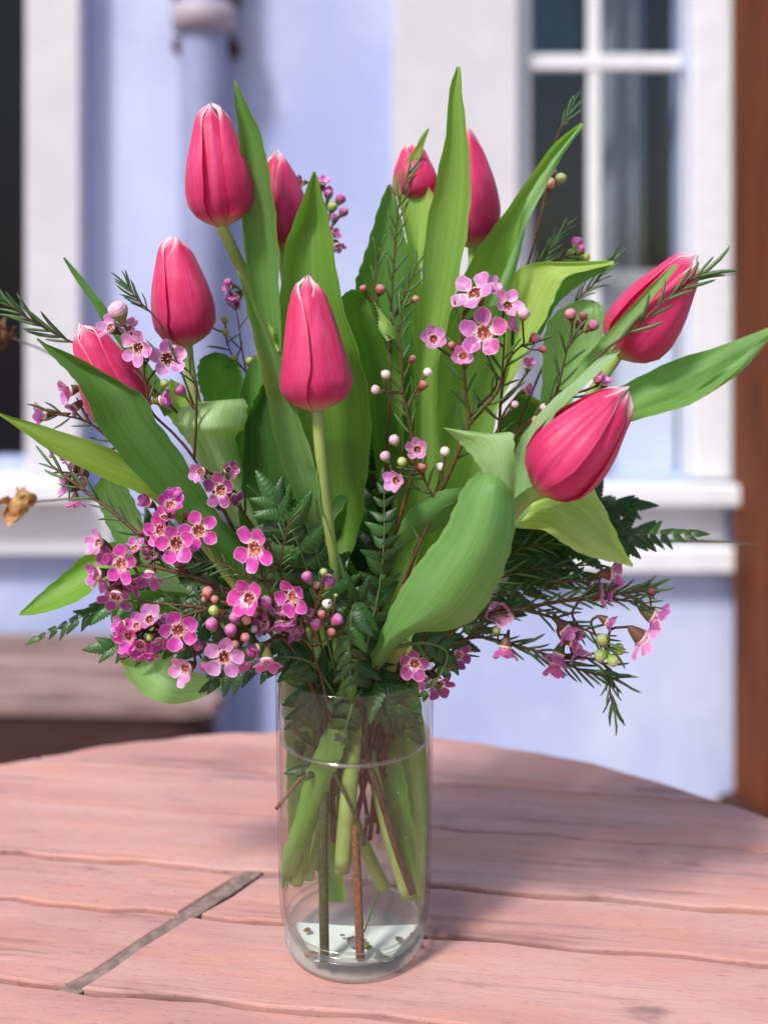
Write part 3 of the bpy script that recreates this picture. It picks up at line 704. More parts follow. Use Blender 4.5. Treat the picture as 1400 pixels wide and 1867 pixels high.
t7 = tulip('pink tulip behind the tallest leaf, only its outer side showing', (862, 452, 3), (846, 224, 3.4), 106, 40, [(860, 500, 3), (830, 700, 2.6), (770, 950, 2), (700, 1180, 1.5), (668, 1300, 1), (690, 1450, -1), (742, 1636, -1)], 22, gap=-4)
leaf(t7, [(680, 1130, 720, 1130), (720, 990, 770, 990), (745, 870, 800, 870), (756, 760, 796, 760), (758, 690, 800, 660), (763, 600, 822, 570), (769, 500, 843, 470), (777, 420, 855, 400), (795, 330, 858, 320), (813, 240, 851, 240), (818, 170, 843, 175), (830, 128, 840, 130), (834, 121, 838, 121)], (0.5, 0, -0.6, -1.4, -1.6, -1.4, -0.4), (0.22, 0.40, 0.075), 0.9, -0.5, nu=10, nv=40)
leaf(t7, [(680, 1120, 740, 1100), (715, 950, 850, 930), (745, 820, 895, 800), (775, 700, 920, 680), (812, 590, 925, 580), (846, 500, 932, 510), (880, 440, 945, 450), (912, 398, 957, 405), (960, 330, 980, 350), (1010, 262, 1022, 280), (1058, 224, 1063, 228)], (1.5, 1.2, 1.2, 1.0, 1.0), (0.21, 0.39, 0.065), 0.8, 0.3, nu=10)
leaf(t7, [(885, 560, 912, 556), (918, 495, 938, 500), (940, 440, 953, 440), (950, 395, 964, 400), (966, 352, 990, 350), (1003, 296, 1030, 276), (1060, 225, 1065, 229)], (0.6, 0.5, 0.6), G3, -0.4)

t8 = tulip('pink tulip at the outer side with a needle twig crossing its leaning bud', (1124, 650, 0.5), (1270, 464, -0.2), 130, 50, [(1112, 668, 0.6), (1050, 760, 1), (940, 930, 1.6), (800, 1110, 1.5), (710, 1230, 1), (660, 1330, 0.5), (600, 1450, 0.6), (560, 1600, 0.4)], 24, gap=20)
leaf(t8, [(900, 900, 930, 910), (940, 815, 1000, 800), (985, 735, 1046, 720), (1032, 688, 1085, 668), (1082, 634, 1116, 636), (1130, 580, 1152, 592), (1182, 524, 1200, 530), (1222, 487, 1232, 490), (1233, 482, 1235, 483)], (0, -1, -1.8, -2.2, -2.4), (0.22, 0.42, 0.12), 0.4, -0.8)
leaf(t8, [(940, 900, 990, 900), (975, 800, 1020, 790), (986, 720, 1050, 720), (988, 660, 1084, 650), (990, 620, 1100, 600), (1002, 582, 1104, 575), (1032, 556, 1094, 556), (1062, 546, 1080, 547)], (2.0, 1.6, 1.2, 0.6, 1.4), G3, 0.9, 0, nu=12)
leaf(t8, [(860, 720, 900, 760), (908, 600, 955, 650), (912, 545, 992, 585), (938, 497, 1012, 540), (975, 479, 1030, 506), (1040, 477, 1072, 493), (1100, 475, 1108, 484), (1118, 476, 1119, 481)], (2, 1.4, 0.8, 0.4, 0.0), (0.40, 0.58, 0.13), 0.6, -0.8, nu=12)
leaf(t8, [(962, 650, 985, 612), (985, 588, 1012, 560), (1004, 548, 1030, 540), (1032, 505, 1062, 516), (1076, 490, 1090, 500), (1116, 479, 1118, 483)], (1.6, 1.2, 0.6), G1, 0.3)

t9 = tulip('plump pink tulip leaning over a pale leaf, nearest to the window sill', (979, 896, -5.5), (1146, 710, -6.0), 150, 118, [(955, 912, -5.3), (920, 950, -4.6), (850, 1030, -3), (750, 1150, -1.4), (690, 1240, -0.5), (650, 1330, -1), (640, 1400, -2.5), (624, 1580, -2.6)], 30, gap=30, inner_r=0.91)
leaf(t9, [(700, 1150, 750, 1170), (840, 1010, 880, 1030), (925, 920, 960, 935), (936, 845, 978, 880), (945, 810, 992, 800), (962, 780, 1010, 758), (1000, 735, 1040, 728), (1052, 690, 1076, 694), (1092, 652, 1108, 664), (1128, 637, 1130, 641)], (-2, -3.4, -4.2, -4.6, -4.6, -4.2), (0.36, 0.56, 0.28), 0.5, -0.9)
leaf(t9, [(860, 900, 900, 930), (980, 800, 1040, 850), (1080, 735, 1120, 785), (1125, 708, 1150, 769), (1170, 684, 1200, 755), (1232, 655, 1262, 735), (1302, 634, 1332, 684), (1362, 612, 1376, 640), (1402, 596, 1406, 606)], (0, -0.6, -1.0, -0.6, 0), (0.18, 0.38, 0.10), 0.8, -1.3, nu=10)
leaf(t9, [(1240, 735, 1254, 740), (1290, 694, 1308, 708), (1340, 660, 1356, 672), (1398, 610, 1405, 616)], (-1.3, -1.0), G3, 0.1)
leaf(t9, [(860, 940, 850, 900), (938, 962, 935, 880), (990, 967, 1010, 850), (1022, 988, 1060, 868), (1062, 1011, 1085, 896), (1100, 1021, 1116, 956), (1132, 1028, 1136, 1000), (1152, 1034, 1154, 1030)], (-1, -1.6, -2.2, -2.6, -3.4), (0.54, 0.74, 0.20), 0.7, 1.7, nu=12)  # lime colour raised to imitate light glowing through the leaf
# the broad curling leaf in front of the vase mouth and its turned-over end
leaf(t9, [(664, 1215, 690, 1222), (690, 1165, 750, 1158), (712, 1110, 815, 1150), (738, 1062, 866, 1128), (775, 1010, 902, 1076), (806, 972, 926, 1018), (828, 926, 938, 964), (846, 886, 937, 915), (872, 862, 926, 880), (892, 852, 910, 858)], (-2.0, -4.6, -6.4, -7.4, -7.6, -7.2, -6.4), (0.20, 0.41, 0.12), -2.0, -0.6, nu=16, nv=40)
leaf(t9, [(930, 958, 938, 956), (906, 912, 938, 900), (882, 866, 938, 846), (862, 834, 937, 806), (842, 812, 932, 788), (828, 798, 898, 790), (814, 785, 850, 785), (807, 779, 810, 780)], (-7.6, -7.9, -7.4, -7.0, -6.6), (0.34, 0.54, 0.22), -0.6, -0.4, nu=12)
leaf(t9, [(690, 1060, 700, 1090), (720, 985, 735, 1000), (740, 940, 782, 975), (770, 912, 812, 958), (806, 894, 838, 930), (846, 888, 856, 900)], (-2, -3.5, -4.4, -5.2), G1, -0.7, 0.2)

# the low leaves of the left side belong to the leaning tulip
leaf(t4, [(330, 1110, 345, 1080), (250, 1030, 300, 1022), (205, 975, 268, 965), (183, 925, 245, 912), (170, 895, 226, 880), (186, 870, 210, 866)], (0, -0.8, -1, -0.6), G3, 0.6)
leaf(t4, [(350, 1100, 360, 1060), (250, 1060, 260, 1000), (196, 1056, 208, 988), (150, 1092, 160, 1008), (100, 1112, 116, 1046), (62, 1121, 74, 1082), (34, 1122, 38, 1116)], (1.0, 0.2, -0.4, -1), (0.20, 0.40, 0.055), 0.8, 0.9)
leaf(t3, [(480, 1140, 440, 1100), (360, 1150, 330, 1080), (250, 1180, 232, 1080), (215, 1190, 205, 1110), (220, 1205, 205, 1150)], (0.5, -0.5, -1), G1, 0.6)
leaf(t3, [(250, 1120, 330, 1120), (222, 1180, 330, 1180), (228, 1225, 318, 1196), (262, 1266, 325, 1208), (312, 1284, 340, 1218), (362, 1274, 368, 1228), (404, 1254, 402, 1234), (426, 1244, 425, 1240)], (-1.5, -2.6, -3.4, -3.8, -3.6), (0.30, 0.52, 0.20), 0.8, 0.3, nu=12)
# inner leaves, darkened in colour to imitate the shade of the bouquet
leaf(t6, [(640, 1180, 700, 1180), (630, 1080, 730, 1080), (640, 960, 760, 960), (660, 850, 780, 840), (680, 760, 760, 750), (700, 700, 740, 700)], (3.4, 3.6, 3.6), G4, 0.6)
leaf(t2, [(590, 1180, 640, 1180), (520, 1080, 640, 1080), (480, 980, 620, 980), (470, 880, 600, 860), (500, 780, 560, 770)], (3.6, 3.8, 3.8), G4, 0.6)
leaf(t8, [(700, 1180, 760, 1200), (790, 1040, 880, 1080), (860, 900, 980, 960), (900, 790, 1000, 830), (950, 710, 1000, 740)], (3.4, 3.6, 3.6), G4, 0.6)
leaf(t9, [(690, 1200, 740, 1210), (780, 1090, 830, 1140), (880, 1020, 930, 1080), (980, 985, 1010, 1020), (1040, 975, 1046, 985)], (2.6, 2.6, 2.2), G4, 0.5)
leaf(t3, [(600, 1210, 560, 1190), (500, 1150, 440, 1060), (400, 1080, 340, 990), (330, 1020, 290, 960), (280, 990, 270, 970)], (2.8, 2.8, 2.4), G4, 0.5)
# leaf sheaths under water and in the neck
leaf(t5, [(514, 1622, 520, 1612), (516, 1560, 548, 1560), (538, 1490, 580, 1500), (556, 1420, 604, 1424), (580, 1360, 626, 1372), (600, 1310, 640, 1310)], (-1.2, -2.6, -3.2, -2.6), (0.22, 0.44, 0.08), -0.5)
leaf(t3, [(622, 1646, 632, 1640), (590, 1580, 624, 1590), (560, 1500, 606, 1500), (548, 1430, 596, 1420)], (0.6, 0.4, 0.4), (0.30, 0.46, 0.12), 0.3)
leaf(t7, [(770, 1655, 776, 1640), (764, 1560, 779, 1550), (752, 1450, 780, 1450), (740, 1350, 776, 1350), (724, 1270, 766, 1270)], (-0.8, -1.0, -0.8), (0.20, 0.38, 0.07), 0.3)
leaf(t4, [(545, 1400, 570, 1400), (520, 1330, 566, 1330), (512, 1260, 560, 1260), (520, 1200, 570, 1200), (560, 1130, 600, 1130)], (0.8, 0.9, 0.6), G6, 0.4)
leaf(t9, [(700, 1420, 740, 1420), (660, 1330, 720, 1330), (650, 1240, 730, 1240), (680, 1160, 740, 1160)], (2.4, 2.4, 2), G1, 0.4)
leaf(t2, [(560, 1420, 600, 1420), (555, 1330, 640, 1330), (560, 1220, 650, 1220), (590, 1140, 640, 1140)], (2.6, 2.6, 2.4), G4, 0.4)
leaf(t5, [(520, 1630, 530, 1600), (530, 1560, 566, 1510), (560, 1440, 606, 1410), (598, 1340, 640, 1330)], (-0.8, -2.0, -1.6), G2, -0.4)
leaf(t1, [(600, 1645, 625, 1645), (570, 1560, 620, 1560), (560, 1450, 600, 1450), (580, 1330, 620, 1330)], (1, 0.6), G2, 0.3)
leaf(t7, [(748, 1644, 766, 1634), (716, 1570, 772, 1560), (690, 1480, 748, 1480), (668, 1400, 736, 1400), (660, 1300, 700, 1300)], (-0.6, -0.6, 0), G2, 0.4)
leaf(t6, [(758, 1640, 766, 1634), (742, 1560, 772, 1560), (730, 1420, 774, 1410), (715, 1300, 768, 1300), (700, 1200, 760, 1200)], (0.6, 0.8, 0.6), G2, 0.4)
leaf(t8, [(530, 1570, 540, 1560), (524, 1480, 556, 1480), (522, 1380, 572, 1380), (518, 1250, 562, 1250), (560, 1150, 610, 1150)], (0.2, 0.2, 0.2), G6, 0.3)

# ------------------------------------------------------------------ waxflower parts (shared meshes)
def wax_petal_mesh(kind):
    rg = random.Random(kind + 40); a1, a2, a3 = rg.uniform(0, 6), rg.uniform(0, 6), rg.uniform(0.8, 1.25)
    V, UV, F = [(0.17, 0, 0.02)], [(0.5, 0.5)], []
    n = 14
    for ring, rr in ((1, 0.55), (2, 1.0)):
        for k in range(n):
            a = 2 * math.pi * k / n; x = 0.175 + 0.196 * rr * math.cos(a); y = 0.186 * rr * math.sin(a) * (1.0 if math.cos(a) > -0.4 else 0.82)
            w_ = 1 + 0.05 * math.sin(3 * a + a1) + 0.04 * math.sin(5 * a + a2); x = 0.175 + (x - 0.175) * w_; y *= w_ * (0.94 + 0.04 * kind)
            z = 0.02 + 0.075 * a3 * rr * rr * (0.35 + 0.65 * (math.sin(a) ** 2)) + 0.026 * rr * math.sin(3 * a + a1)
            V.append((x, y, z)); UV.append((0.5 + 0.5 * rr * math.sin(a), 0.5 + 0.5 * rr * math.cos(a)))
    for k in range(n):
        l = (k + 1) % n; F += [(0, 1 + k, 1 + l), (1 + k, 1 + n + k, 1 + n + l, 1 + l)]
    return mesh_data('waxflower_petal', V, F, M_WAX, UV)
def wax_center_mesh():
    v1, f1 = lathe([(0.002, -0.10), (0.085, -0.085), (0.135, -0.03), (0.150, 0.025)], (0, 0, 0), 14)
    v2, f2 = lathe([(0.150, 0.025), (0.170, 0.045), (0.195, 0.020), (0.188, -0.03)], (0, 0, 0), 14)
    parts = [(v1, f1), (v2, f2)]; fm = [0] * len(f1) + [1] * len(f2)
    for k in range(8):
        a = 2 * math.pi * k / 8 + 0.2 + 0.2 * math.sin(k * 5); ca, sa = math.cos(a), math.sin(a)
        q = tube([(0.15 * ca, 0.15 * sa, 0.01), (0.145 * ca, 0.145 * sa, 0.06), (0.115 * ca, 0.115 * sa, 0.085)], [0.011, 0.010, 0.018], 4)
        parts.append(q); fm += [2] * len(q[1])
    q = tube([(0, 0, -0.08), (0.01, 0.01, 0.02), (0.02, 0.0, 0.08)], [0.022, 0.014, 0.02], 5); parts.append(q); fm += [2] * len(q[1])
    v, f = join(*parts); return mesh_data('waxflower_centre', v, f, [M_CUP, M_CUPRIM, M_STAMEN], None, True, fm)
def wax_calyx_mesh():
    v, f = lathe([(0.03, -0.38), (0.085, -0.31), (0.14, -0.18), (0.175, -0.07), (0.182, -0.03)], (0, 0, 0), 12)
    return mesh_data('waxflower_calyx', v, f, M_CALYX)
def bud_mesh(name):
    pr_ = [(0.02, -1.5), (0.28, -1.2), (0.58, -0.75), (0.82, -0.3), (0.95, 0.1), (0.92, 0.5), (0.70, 0.82), (0.38, 0.98), (0.03, 1.03)]
    v, f = lathe(pr_, (0, 0, 0), 12)
    v = [(x * (1 + 0.08 * math.cos(5 * math.atan2(y, x)) * (z > -0.4)), y * (1 + 0.08 * math.cos(5 * math.atan2(y, x)) * (z > -0.4)), z) for x, y, z in v]
    return v, f
PETS = [wax_petal_mesh(k) for k in (0, 1, 2, 3)]
CEN, CAL = wax_center_mesh(), wax_calyx_mesh()
BV, BF = bud_mesh('bud')
BUD_CAL = {}
def bud_data(calcol):
    if calcol not in BUD_CAL:
        fm = [1 if i // 12 < 3 else 0 for i in range(len(BF))]
        mc = {'g': M_BC_G, 'r': M_BC_R}[calcol]
        BUD_CAL[calcol] = mesh_data('waxflower_bud', BV, BF, [M_BUD, mc], None, True, fm)
    return BUD_CAL[calcol]
M_BC_G = mat_simple('green_bud_base', lin(128, 148, 70), 0.5, 300, 0.3)
M_BC_R = mat_simple('brown_bud_base', lin(120, 66, 56), 0.5, 300, 0.3)
def needle_mesh():
    pts = [(0, 0, 0), (0.02, 0, 0.25), (0.02, 0, 0.6), (-0.03, 0, 0.88), (-0.075, 0, 1.0)]
    v, f = tube(pts, [0.026, 0.056, 0.058, 0.040, 0.008], 5); return mesh_data('needle_leaf', v, f, M_NEEDLE)
NEED = needle_mesh()

HOT, MID, PALE, DARK = (0.72, 0.075, 0.46), (0.64, 0.14, 0.47), (0.72, 0.27, 0.60), (0.40, 0.07, 0.27)
FC = {'h': HOT, 'm': MID, 'p': PALE, 'd': DARK}
BC = {'m': ((0.47, 0.08, 0.32), 'g'), 'p': ((0.74, 0.44, 0.55), 'g'), 'r': ((0.42, 0.10, 0.08), 'r'), 'w': ((0.78, 0.66, 0.62), 'g'),
      'g': ((0.36, 0.46, 0.10), 'g'), 'k': ((0.30, 0.09, 0.10), 'r'), 'b': ((0.55, 0.16, 0.26), 'r'), 's': ((0.62, 0.28, 0.20), 'r')}
def frame_to(z, spin=0.0):
    return (Vector((0, 0, 1)).rotation_difference(z.normalized()) @ Quaternion((0, 0, 1), spin)).to_matrix().to_4x4()
def facing(angd, tilt):
    a, t = R(angd), R(tilt); return Vector((math.cos(a) * math.sin(t), -math.cos(t), math.sin(a) * math.sin(t)))
def nearest(pts, q):
    best = min(range(len(pts)), key=lambda i: (pts[i] - q).length); return pts[best]

NCOL = [(0.045, 0.105, 0.030), (0.060, 0.135, 0.040), (0.085, 0.17, 0.045)]
def sprig(label, stems, flowers=(), buds=(), needles=(), d=0.0, tw=7, col=(0.12, 0.055, 0.028), bright=0, name='waxflower_sprig', cat='waxflower', group='waxflower sprigs', shift=0.0):
    """stems: polylines of (px, py, depth); flowers: (px, py, size, ang, tilt, open, colour[, depth]); buds: (px, py, radius, colour[, depth]);
    needles: (stem index, from, to, count, length px, angle)"""
    s0 = stems[0][0]; stems = [[(s0[0] + random.uniform(-30, 30), s0[1] + random.uniform(20, 190), s0[2])] + list(stems[0])] + list(stems[1:])
    base = P(*stems[0][0])
    t = thing(name, label, cat, base, group)
    allp, geo, dense = [], [], []
    for si, s in enumerate(stems):
        w0 = tw if si == 0 else tw * 0.7
        q = catmull([tuple(p) for p in s], 7 * len(s)); pw = [P(*p) for p in q]; dense.append(pw); allp += pw[len(pw) // 4:] if si == 0 else pw
        m = len(pw); geo.append(tube(pw, [w0 / 2 * VASE_D / 2000 * (1.25 - 0.75 * i / m) for i in range(m)], 6))
    for fl in flowers:
        px, py, size, angd, tilt, op, c = fl[:7]; dd = fl[7] if len(fl) > 7 else d + random.uniform(-0.5, 0.5)
        pos = P(px, py, dd); z = facing(angd + random.uniform(-25, 25), tilt + random.uniform(-4, 18)); op = op + random.uniform(-8, 12)
        sc = size * (VASE_D + dd * 0.01) / 2000 * random.uniform(1.02, 1.16)
        M = Matrix.Translation(pos) @ frame_to(z, random.uniform(0, 6.28)) @ Matrix.Scale(sc, 4)
        cc = FC[c]; j = random.uniform(0.85, 1.15); cc = tuple(x * j for x in cc)
        fo = inst('flower', CAL, t, M, random.choice([(0.13, 0.13, 0.04), (0.15, 0.07, 0.04), (0.09, 0.12, 0.035)]))
        inst('centre', CEN, fo, M)
        for k in range(5):
            o_ = R(op + random.uniform(-9, 9))
            Mp = M @ Matrix.Rotation(R(72 * k + random.uniform(-6, 6)), 4, 'Z') @ Matrix.Translation((0.165, 0, 0.012 + 0.006 * (k % 3))) @ Matrix.Rotation(-o_, 4, 'Y') @ Matrix.Scale(random.uniform(0.93, 1.06), 4)
            inst('petal', random.choice(PETS), fo, Mp, tuple(x * random.uniform(0.88, 1.1) for x in cc))
        foot_ = M @ Vector((0, 0, -0.36)); q = nearest(allp, foot_ + Vector((0, 0.002, -0.012)))
        mid = (foot_ + q) / 2 - z * sc * 0.25
        pts = [tuple(x) for x in (foot_, mid, q)]
        geo.append(tube(catmull(pts, 7), 0.00085, 5))
    for b in buds:
        px, py, r, c = b[:4]; dd = b[4] if len(b) > 4 else d + random.uniform(-0.6, 0.4)
        pos = P(px, py, dd); q = nearest(allp, pos + Vector((0, 0.004, -0.010))); z = (pos - q)
        z = (z.normalized() + Vector((random.uniform(-0.3, 0.3), -0.25, 0.35)))
        sc = r * (VASE_D + dd * 0.01) / 2000 * 0.93; bc, kk = BC[c]; j = random.uniform(0.85, 1.15)
        M = Matrix.Translation(pos) @ frame_to(z, random.uniform(0, 6)) @ Matrix.Scale(sc, 4)
        inst('bud', bud_data(kk), t, M, tuple(min(1, x * j) for x in bc))
        ft = M @ Vector((0, 0, -1.4)); mid = (ft + q) / 2 + Vector((0, 0, -0.001))
        geo.append(tube(catmull([tuple(x) for x in (ft, mid, q)], 6), 0.00065, 5))
    v, f = join(*geo); mk('stem', v, f, M_TWIG, t, color=col)
    for nd in needles:
        si, a, b, n, ln, an_ = nd[:6]; pw = dense[si]; m = len(pw)
        for k in range(n):
            u = a + (b - a) * (k + random.uniform(-0.2, 0.2)) / max(1, n - 1); u = min(max(u, 0.0), 1.0); i = min(int(u * (m - 1)), m - 2)
            p = pw[i].lerp(pw[i + 1], u * (m - 1) - i); T = (pw[i + 1] - pw[i]).normalized()
            side = Vector((T.z, 0, -T.x)) * (1 if k % 2 else -1) + Vector((0, random.uniform(-0.7, 0.5), 0))
            aa = R(an_ * (1 - 0.5 * max(0, u - 0.85) / 0.15) + random.uniform(-8, 8)); z = T * math.cos(aa) + side.normalized() * math.sin(aa)
            L = ln * random.uniform(0.8, 1.15) * VASE_D / 2000
            M = Matrix.Translation(p) @ frame_to(z, random.uniform(0, 6)) @ Matrix.Diagonal((L * 0.9, L * 0.9, L, 1))
            cc = NCOL[2] if bright and random.random() < bright else random.choice(NCOL)
            inst('needle_leaf', NEED, t, M, cc)
    return t

V0 = (640, 1330, 0)
sprig('pale pink waxflower sprig at the side of the upright rosy tulip, near the white casing',
      [[(600, 1400, 1), (560, 1240, 1), (470, 1060, 0), (405, 925, -1), (354, 836, -2.2), (318, 792, -2.6), (277, 750, -3), (266, 700, -3), (263, 661, -3)],
       [(354, 836, -2.2), (358, 770, -2.6), (356, 699, -3), (329, 664, -3), (290, 645, -3)]],
      [(203, 598, 52, 120, 35, 35, 'p'), (254, 634, 66, 200, 15, 20, 'p'), (304, 655, 70, 20, 25, 22, 'p'), (294, 730, 48, 20, 75, 45, 'm'), (236, 600, 40, 70, 50, 40, 'p')],
      [(217, 568, 20, 'p'), (330, 713, 12, 'm'), (300, 700, 9, 'g')], [(1, 0.5, 1.0, 6, 44, 35), (0, 0.75, 0.95, 4, 40, 40)], -3.0)
sprig('waxflower sprig with side-on pink flowers poking out behind the broad leaning leaf',
      [[(610, 1380, 1), (540, 1200, 1), (420, 1030, 1), (300, 900, 0.6), (215, 815, 0), (165, 772, -0.4), (120, 758, -0.8), (96, 756, -1)],
       [(215, 815, 0), (170, 835, 0), (135, 860, -0.5), (118, 884, -0.5)], [(165, 772, -0.4), (150, 745, -0.4), (140, 725, -0.5)]],
      [(128, 712, 54, 180, 45, 35, 'p'), (84, 756, 58, 160, 55, 55, 'p'), (138, 742, 44, 200, 60, 40, 'p'), (104, 816, 42, 200, 70, 40, 'm'), (146, 858, 50, 120, 40, 35, 'p'), (128, 888, 54, 180, 60, 45, 'p'), (138, 912, 44, 250, 70, 40, 'm'), (128, 832, 34, 180, 50, 40, 'm')],
      [(150, 880, 11, 'b')], [(0, 0.55, 0.98, 10, 46, 42), (1, 0.1, 0.9, 5, 40, 45)], -0.3)
sprig('bare needle twig reaching out past the white casing, above the leaning tulip',
      [[(600, 1300, 1.5), (480, 1000, 1.5), (330, 760, 1), (200, 655, 0.5), (126, 621, 0), (60, 585, -0.3), (0, 543, -0.5)]], (), (), [(0, 0.70, 1.0, 16, 62, 22)], 0, 6, (0.10, 0.05, 0.03))
sprig('short needle tip curving up in front of the rosy upright tulip',
      [[(590, 1300, 1), (470, 1000, 0.5), (370, 780, -0.6), (310, 622, -1), (280, 575, -1.2), (250, 545, -1.3), (234, 522, -1.3)]], (), (), [(0, 0.74, 1.0, 13, 38, 26)], -1, 5)
sprig('magenta waxflowers peeping out behind the pointed leaf, beside the slim tulip',
      [[(640, 1380, 2), (630, 1100, 3), (612, 800, 3.6), (603, 600, 4), (598, 450, 4), (594, 380, 4), (572, 345, 4)]],
      [(550, 333, 34, 170, 50, 40, 'm'), (588, 334, 34, 90, 60, 30, 'm'), (607, 428, 34, 20, 50, 35, 'm'), (615, 447, 30, 300, 60, 35, 'm'), (596, 352, 30, 60, 60, 40, 'h')],
      [(620, 364, 11, 'm'), (626, 387, 10, 'm'), (610, 398, 8, 'm'), (606, 378, 11, 'g'), (600, 354, 9, 'm')], [(0, 0.7, 0.95, 6, 36, 35)], 4.0, 5)
sprig('small magenta cluster and green buds between the two upright tulips',
      [[(620, 1380, 1.5), (570, 1100, 2), (500, 850, 2.6), (450, 680, 3), (432, 570, 3), (424, 535, 3)], [(450, 680, 3), (420, 640, 3), (411, 590, 3)]],
      [(431, 541, 44, 220, 45, 45, 'm'), (420, 522, 34, 170, 60, 40, 'm')], [(417, 516, 9, 'm'), (410, 583, 8, 'g'), (411, 606, 8, 'g'), (455, 660, 9, 'g'), (428, 654, 8, 'g')], [(1, 0.2, 0.8, 5, 42, 60), (0, 0.72, 0.95, 5, 34, 40)], 3.0, 5)
sprig('pale pink waxflower cluster in the centre of the upper bouquet, on reddish stems',
      [[(670, 1400, -0.5), (700, 1200, -1.5), (760, 1000, -2.6), (820, 860, -3), (853, 776, -3.2), (849, 720, -3.4), (845, 672, -3.6), (840, 620, -3.6), (845, 570, -3.6)],
       [(853, 776, -3.2), (885, 740, -3.4), (910, 707, -3.5), (917, 655, -3.6), (920, 600, -3.6)], [(900, 860, -2), (908, 793, -2.6), (914, 720, -3), (925, 660, -3.2), (955, 625, -3.4)],
       [(853, 776, -3.2), (868, 745, -3), (905, 700, -3.4), (884, 640, -3.5)]],
      [(866, 537, 76, 120, 30, 20, 'p', -4), (891, 522, 48, 40, 40, 45, 'p', -3.4), (924, 558, 56, 60, 25, 35, 'p', -4), (883, 607, 82, 180, 6, 14, 'm', -4.6), (927, 594, 46, 0, 60, 40, 'p', -3.8), (790, 619, 56, 90, 22, 48, 'p', -3.4), (844, 650, 52, 100, 15, 50, 'p', -4.2), (963, 668, 34, 60, 60, 40, 'm', 1), (958, 712, 34, 45, 60, 50, 'm', 1)],
      [(824, 631, 9, 'r'), (954, 573, 13, 'p'), (974, 617, 11, 'b'), (989, 637, 8, 'r'), (938, 738, 8, 'p')],
      [(0, 0.42, 0.98, 12, 52, 38), (1, 0.1, 0.9, 7, 48, 38), (2, 0.1, 0.95, 8, 56, 42)], -3.8, 8)
sprig('round pale buds on a dark red stem between the tallest leaf and the centre leaf',
      [[(660, 1380, -1), (680, 1200, -2), (720, 980, -3), (752, 860, -3.4), (751, 796, -3.5), (742, 750, -3.6), (734, 716, -3.6), (731, 660, -3.6), (729, 607, -3.5), (733, 570, -3.4)],
       [(734, 716, -3.6), (715, 715, -3.8), (700, 712, -3.9)], [(742, 740, -3.6), (757, 715, -3.8), (765, 700, -3.8)]],
      [], [(703, 684, 10, 'w'), (686, 711, 10, 'p'), (779, 680, 10, 'w'), (771, 703, 10, 'r'), (752, 655, 8, 'k')], [(0, 0.5, 1.0, 16, 46, 34), (2, 0.2, 0.9, 2, 40, 40)], -3.7, 7)
sprig('two cupped pink flowers among cream buds in the middle, above the broad curling leaf',
      [[(660, 1390, -1.6), (690, 1200, -3), (740, 1050, -4), (790, 930, -4.6), (778, 885, -4.8), (766, 862, -4.8), (752, 848, -4.8)], [(790, 905, -4.7), (800, 880, -4.7), (806, 862, -4.8)],
       [(766, 862, -4.8), (745, 868, -5), (726, 880, -5)]],
      [(761, 820, 52, 100, 15, 52, 'p', -5.2), (723, 876, 54, 170, 25, 48, 'p', -5.4)],
      [(719, 803, 11, 'p'), (703, 833, 11, 'p'), (733, 843, 10, 'g'), (811, 824, 10, 'w'), (803, 853, 10, 'w'), (771, 852, 10, 'r')], [(0, 0.5, 0.9, 7, 44, 50)], -5.0, 6)
sprig('tall needle sprig with small red buds, rising in front of a dark upright leaf',
      [[(665, 1380, 1), (680, 1150, 1), (700, 900, 0.6), (712, 700, 0.2), (713, 571, 0), (720, 457, 0), (727, 375, 0), (744, 318, 0.2)],
       [(712, 640, 0), (690, 585, 0), (681, 530, 0), (693, 450, 0)], [(712, 600, 0), (735, 545, 0), (761, 482, 0)]],
      [], [(663, 527, 8, 'r'), (693, 529, 11, 'r'), (757, 546, 8, 's')], [(0, 0.55, 1.0, 22, 46, 26), (1, 0.2, 1.0, 10, 40, 26), (2, 0.1, 1.0, 10, 40, 28)], 0, 5.5, bright=0.3)
sprig('upright stalk of four round reddish buds in front of a pale curled leaf',
      [[(680, 1380, 0), (740, 1180, -1), (840, 960, -1.6), (920, 820, -2.2), (971, 762, -2.6), (1000, 733, -2.8), (1014, 716, -2.8), (1024, 675, -2.8), (1034, 634, -2.8), (1042, 605, -2.8)],
       [(1034, 634, -2.8), (1052, 612, -2.9), (1068, 602, -3)]],
      [(1088, 692, 34, 80, 60, 45, 'm', -3), (1101, 700, 36, 60, 60, 45, 'm', -3)], [(1040, 574, 12, 'b'), (1063, 577, 9, 'k'), (1056, 592, 10, 'k'), (1080, 594, 12, 'b'), (991, 745, 10, 'p'), (975, 766, 8, 's')], [(0, 0.6, 0.95, 9, 54, 30)], -2.8, 6)
sprig('high needle tip with a red bud behind the long leaf, against the dark window',
      [[(690, 1380, 2), (760, 1100, 3), (860, 800, 3.6), (950, 520, 4), (990, 370, 4), (1011, 262, 4), (1030, 220, 4), (1040, 202, 4)], [(975, 430, 4), (995, 365, 4), (1010, 335, 4)]],
      [], [(1001, 336, 13, 's', 3.4), (1022, 326, 11, 'g', 3.4), (1008, 316, 8, 'k')], [(0, 0.82, 1.0, 13, 38, 22)], 4, 5)
sprig('dense green needle tip with pink-tipped buds over the pale folded leaf',
      [[(690, 1390, 1), (760, 1150, 2), (860, 880, 2.8), (930, 640, 3), (960, 520, 3), (990, 472, 3), (1022, 425, 3)], [(960, 520, 3), (1010, 480, 3), (1048, 462, 3)]],
      [], [(1051, 443, 12, 'm'), (1057, 455, 10, 'm'), (1040, 462, 9, 'g'), (1066, 468, 10, 'g')], [(0, 0.78, 1.0, 22, 44, 22), (1, 0.2, 0.8, 8, 36, 30)], 3, 5, bright=0.45)
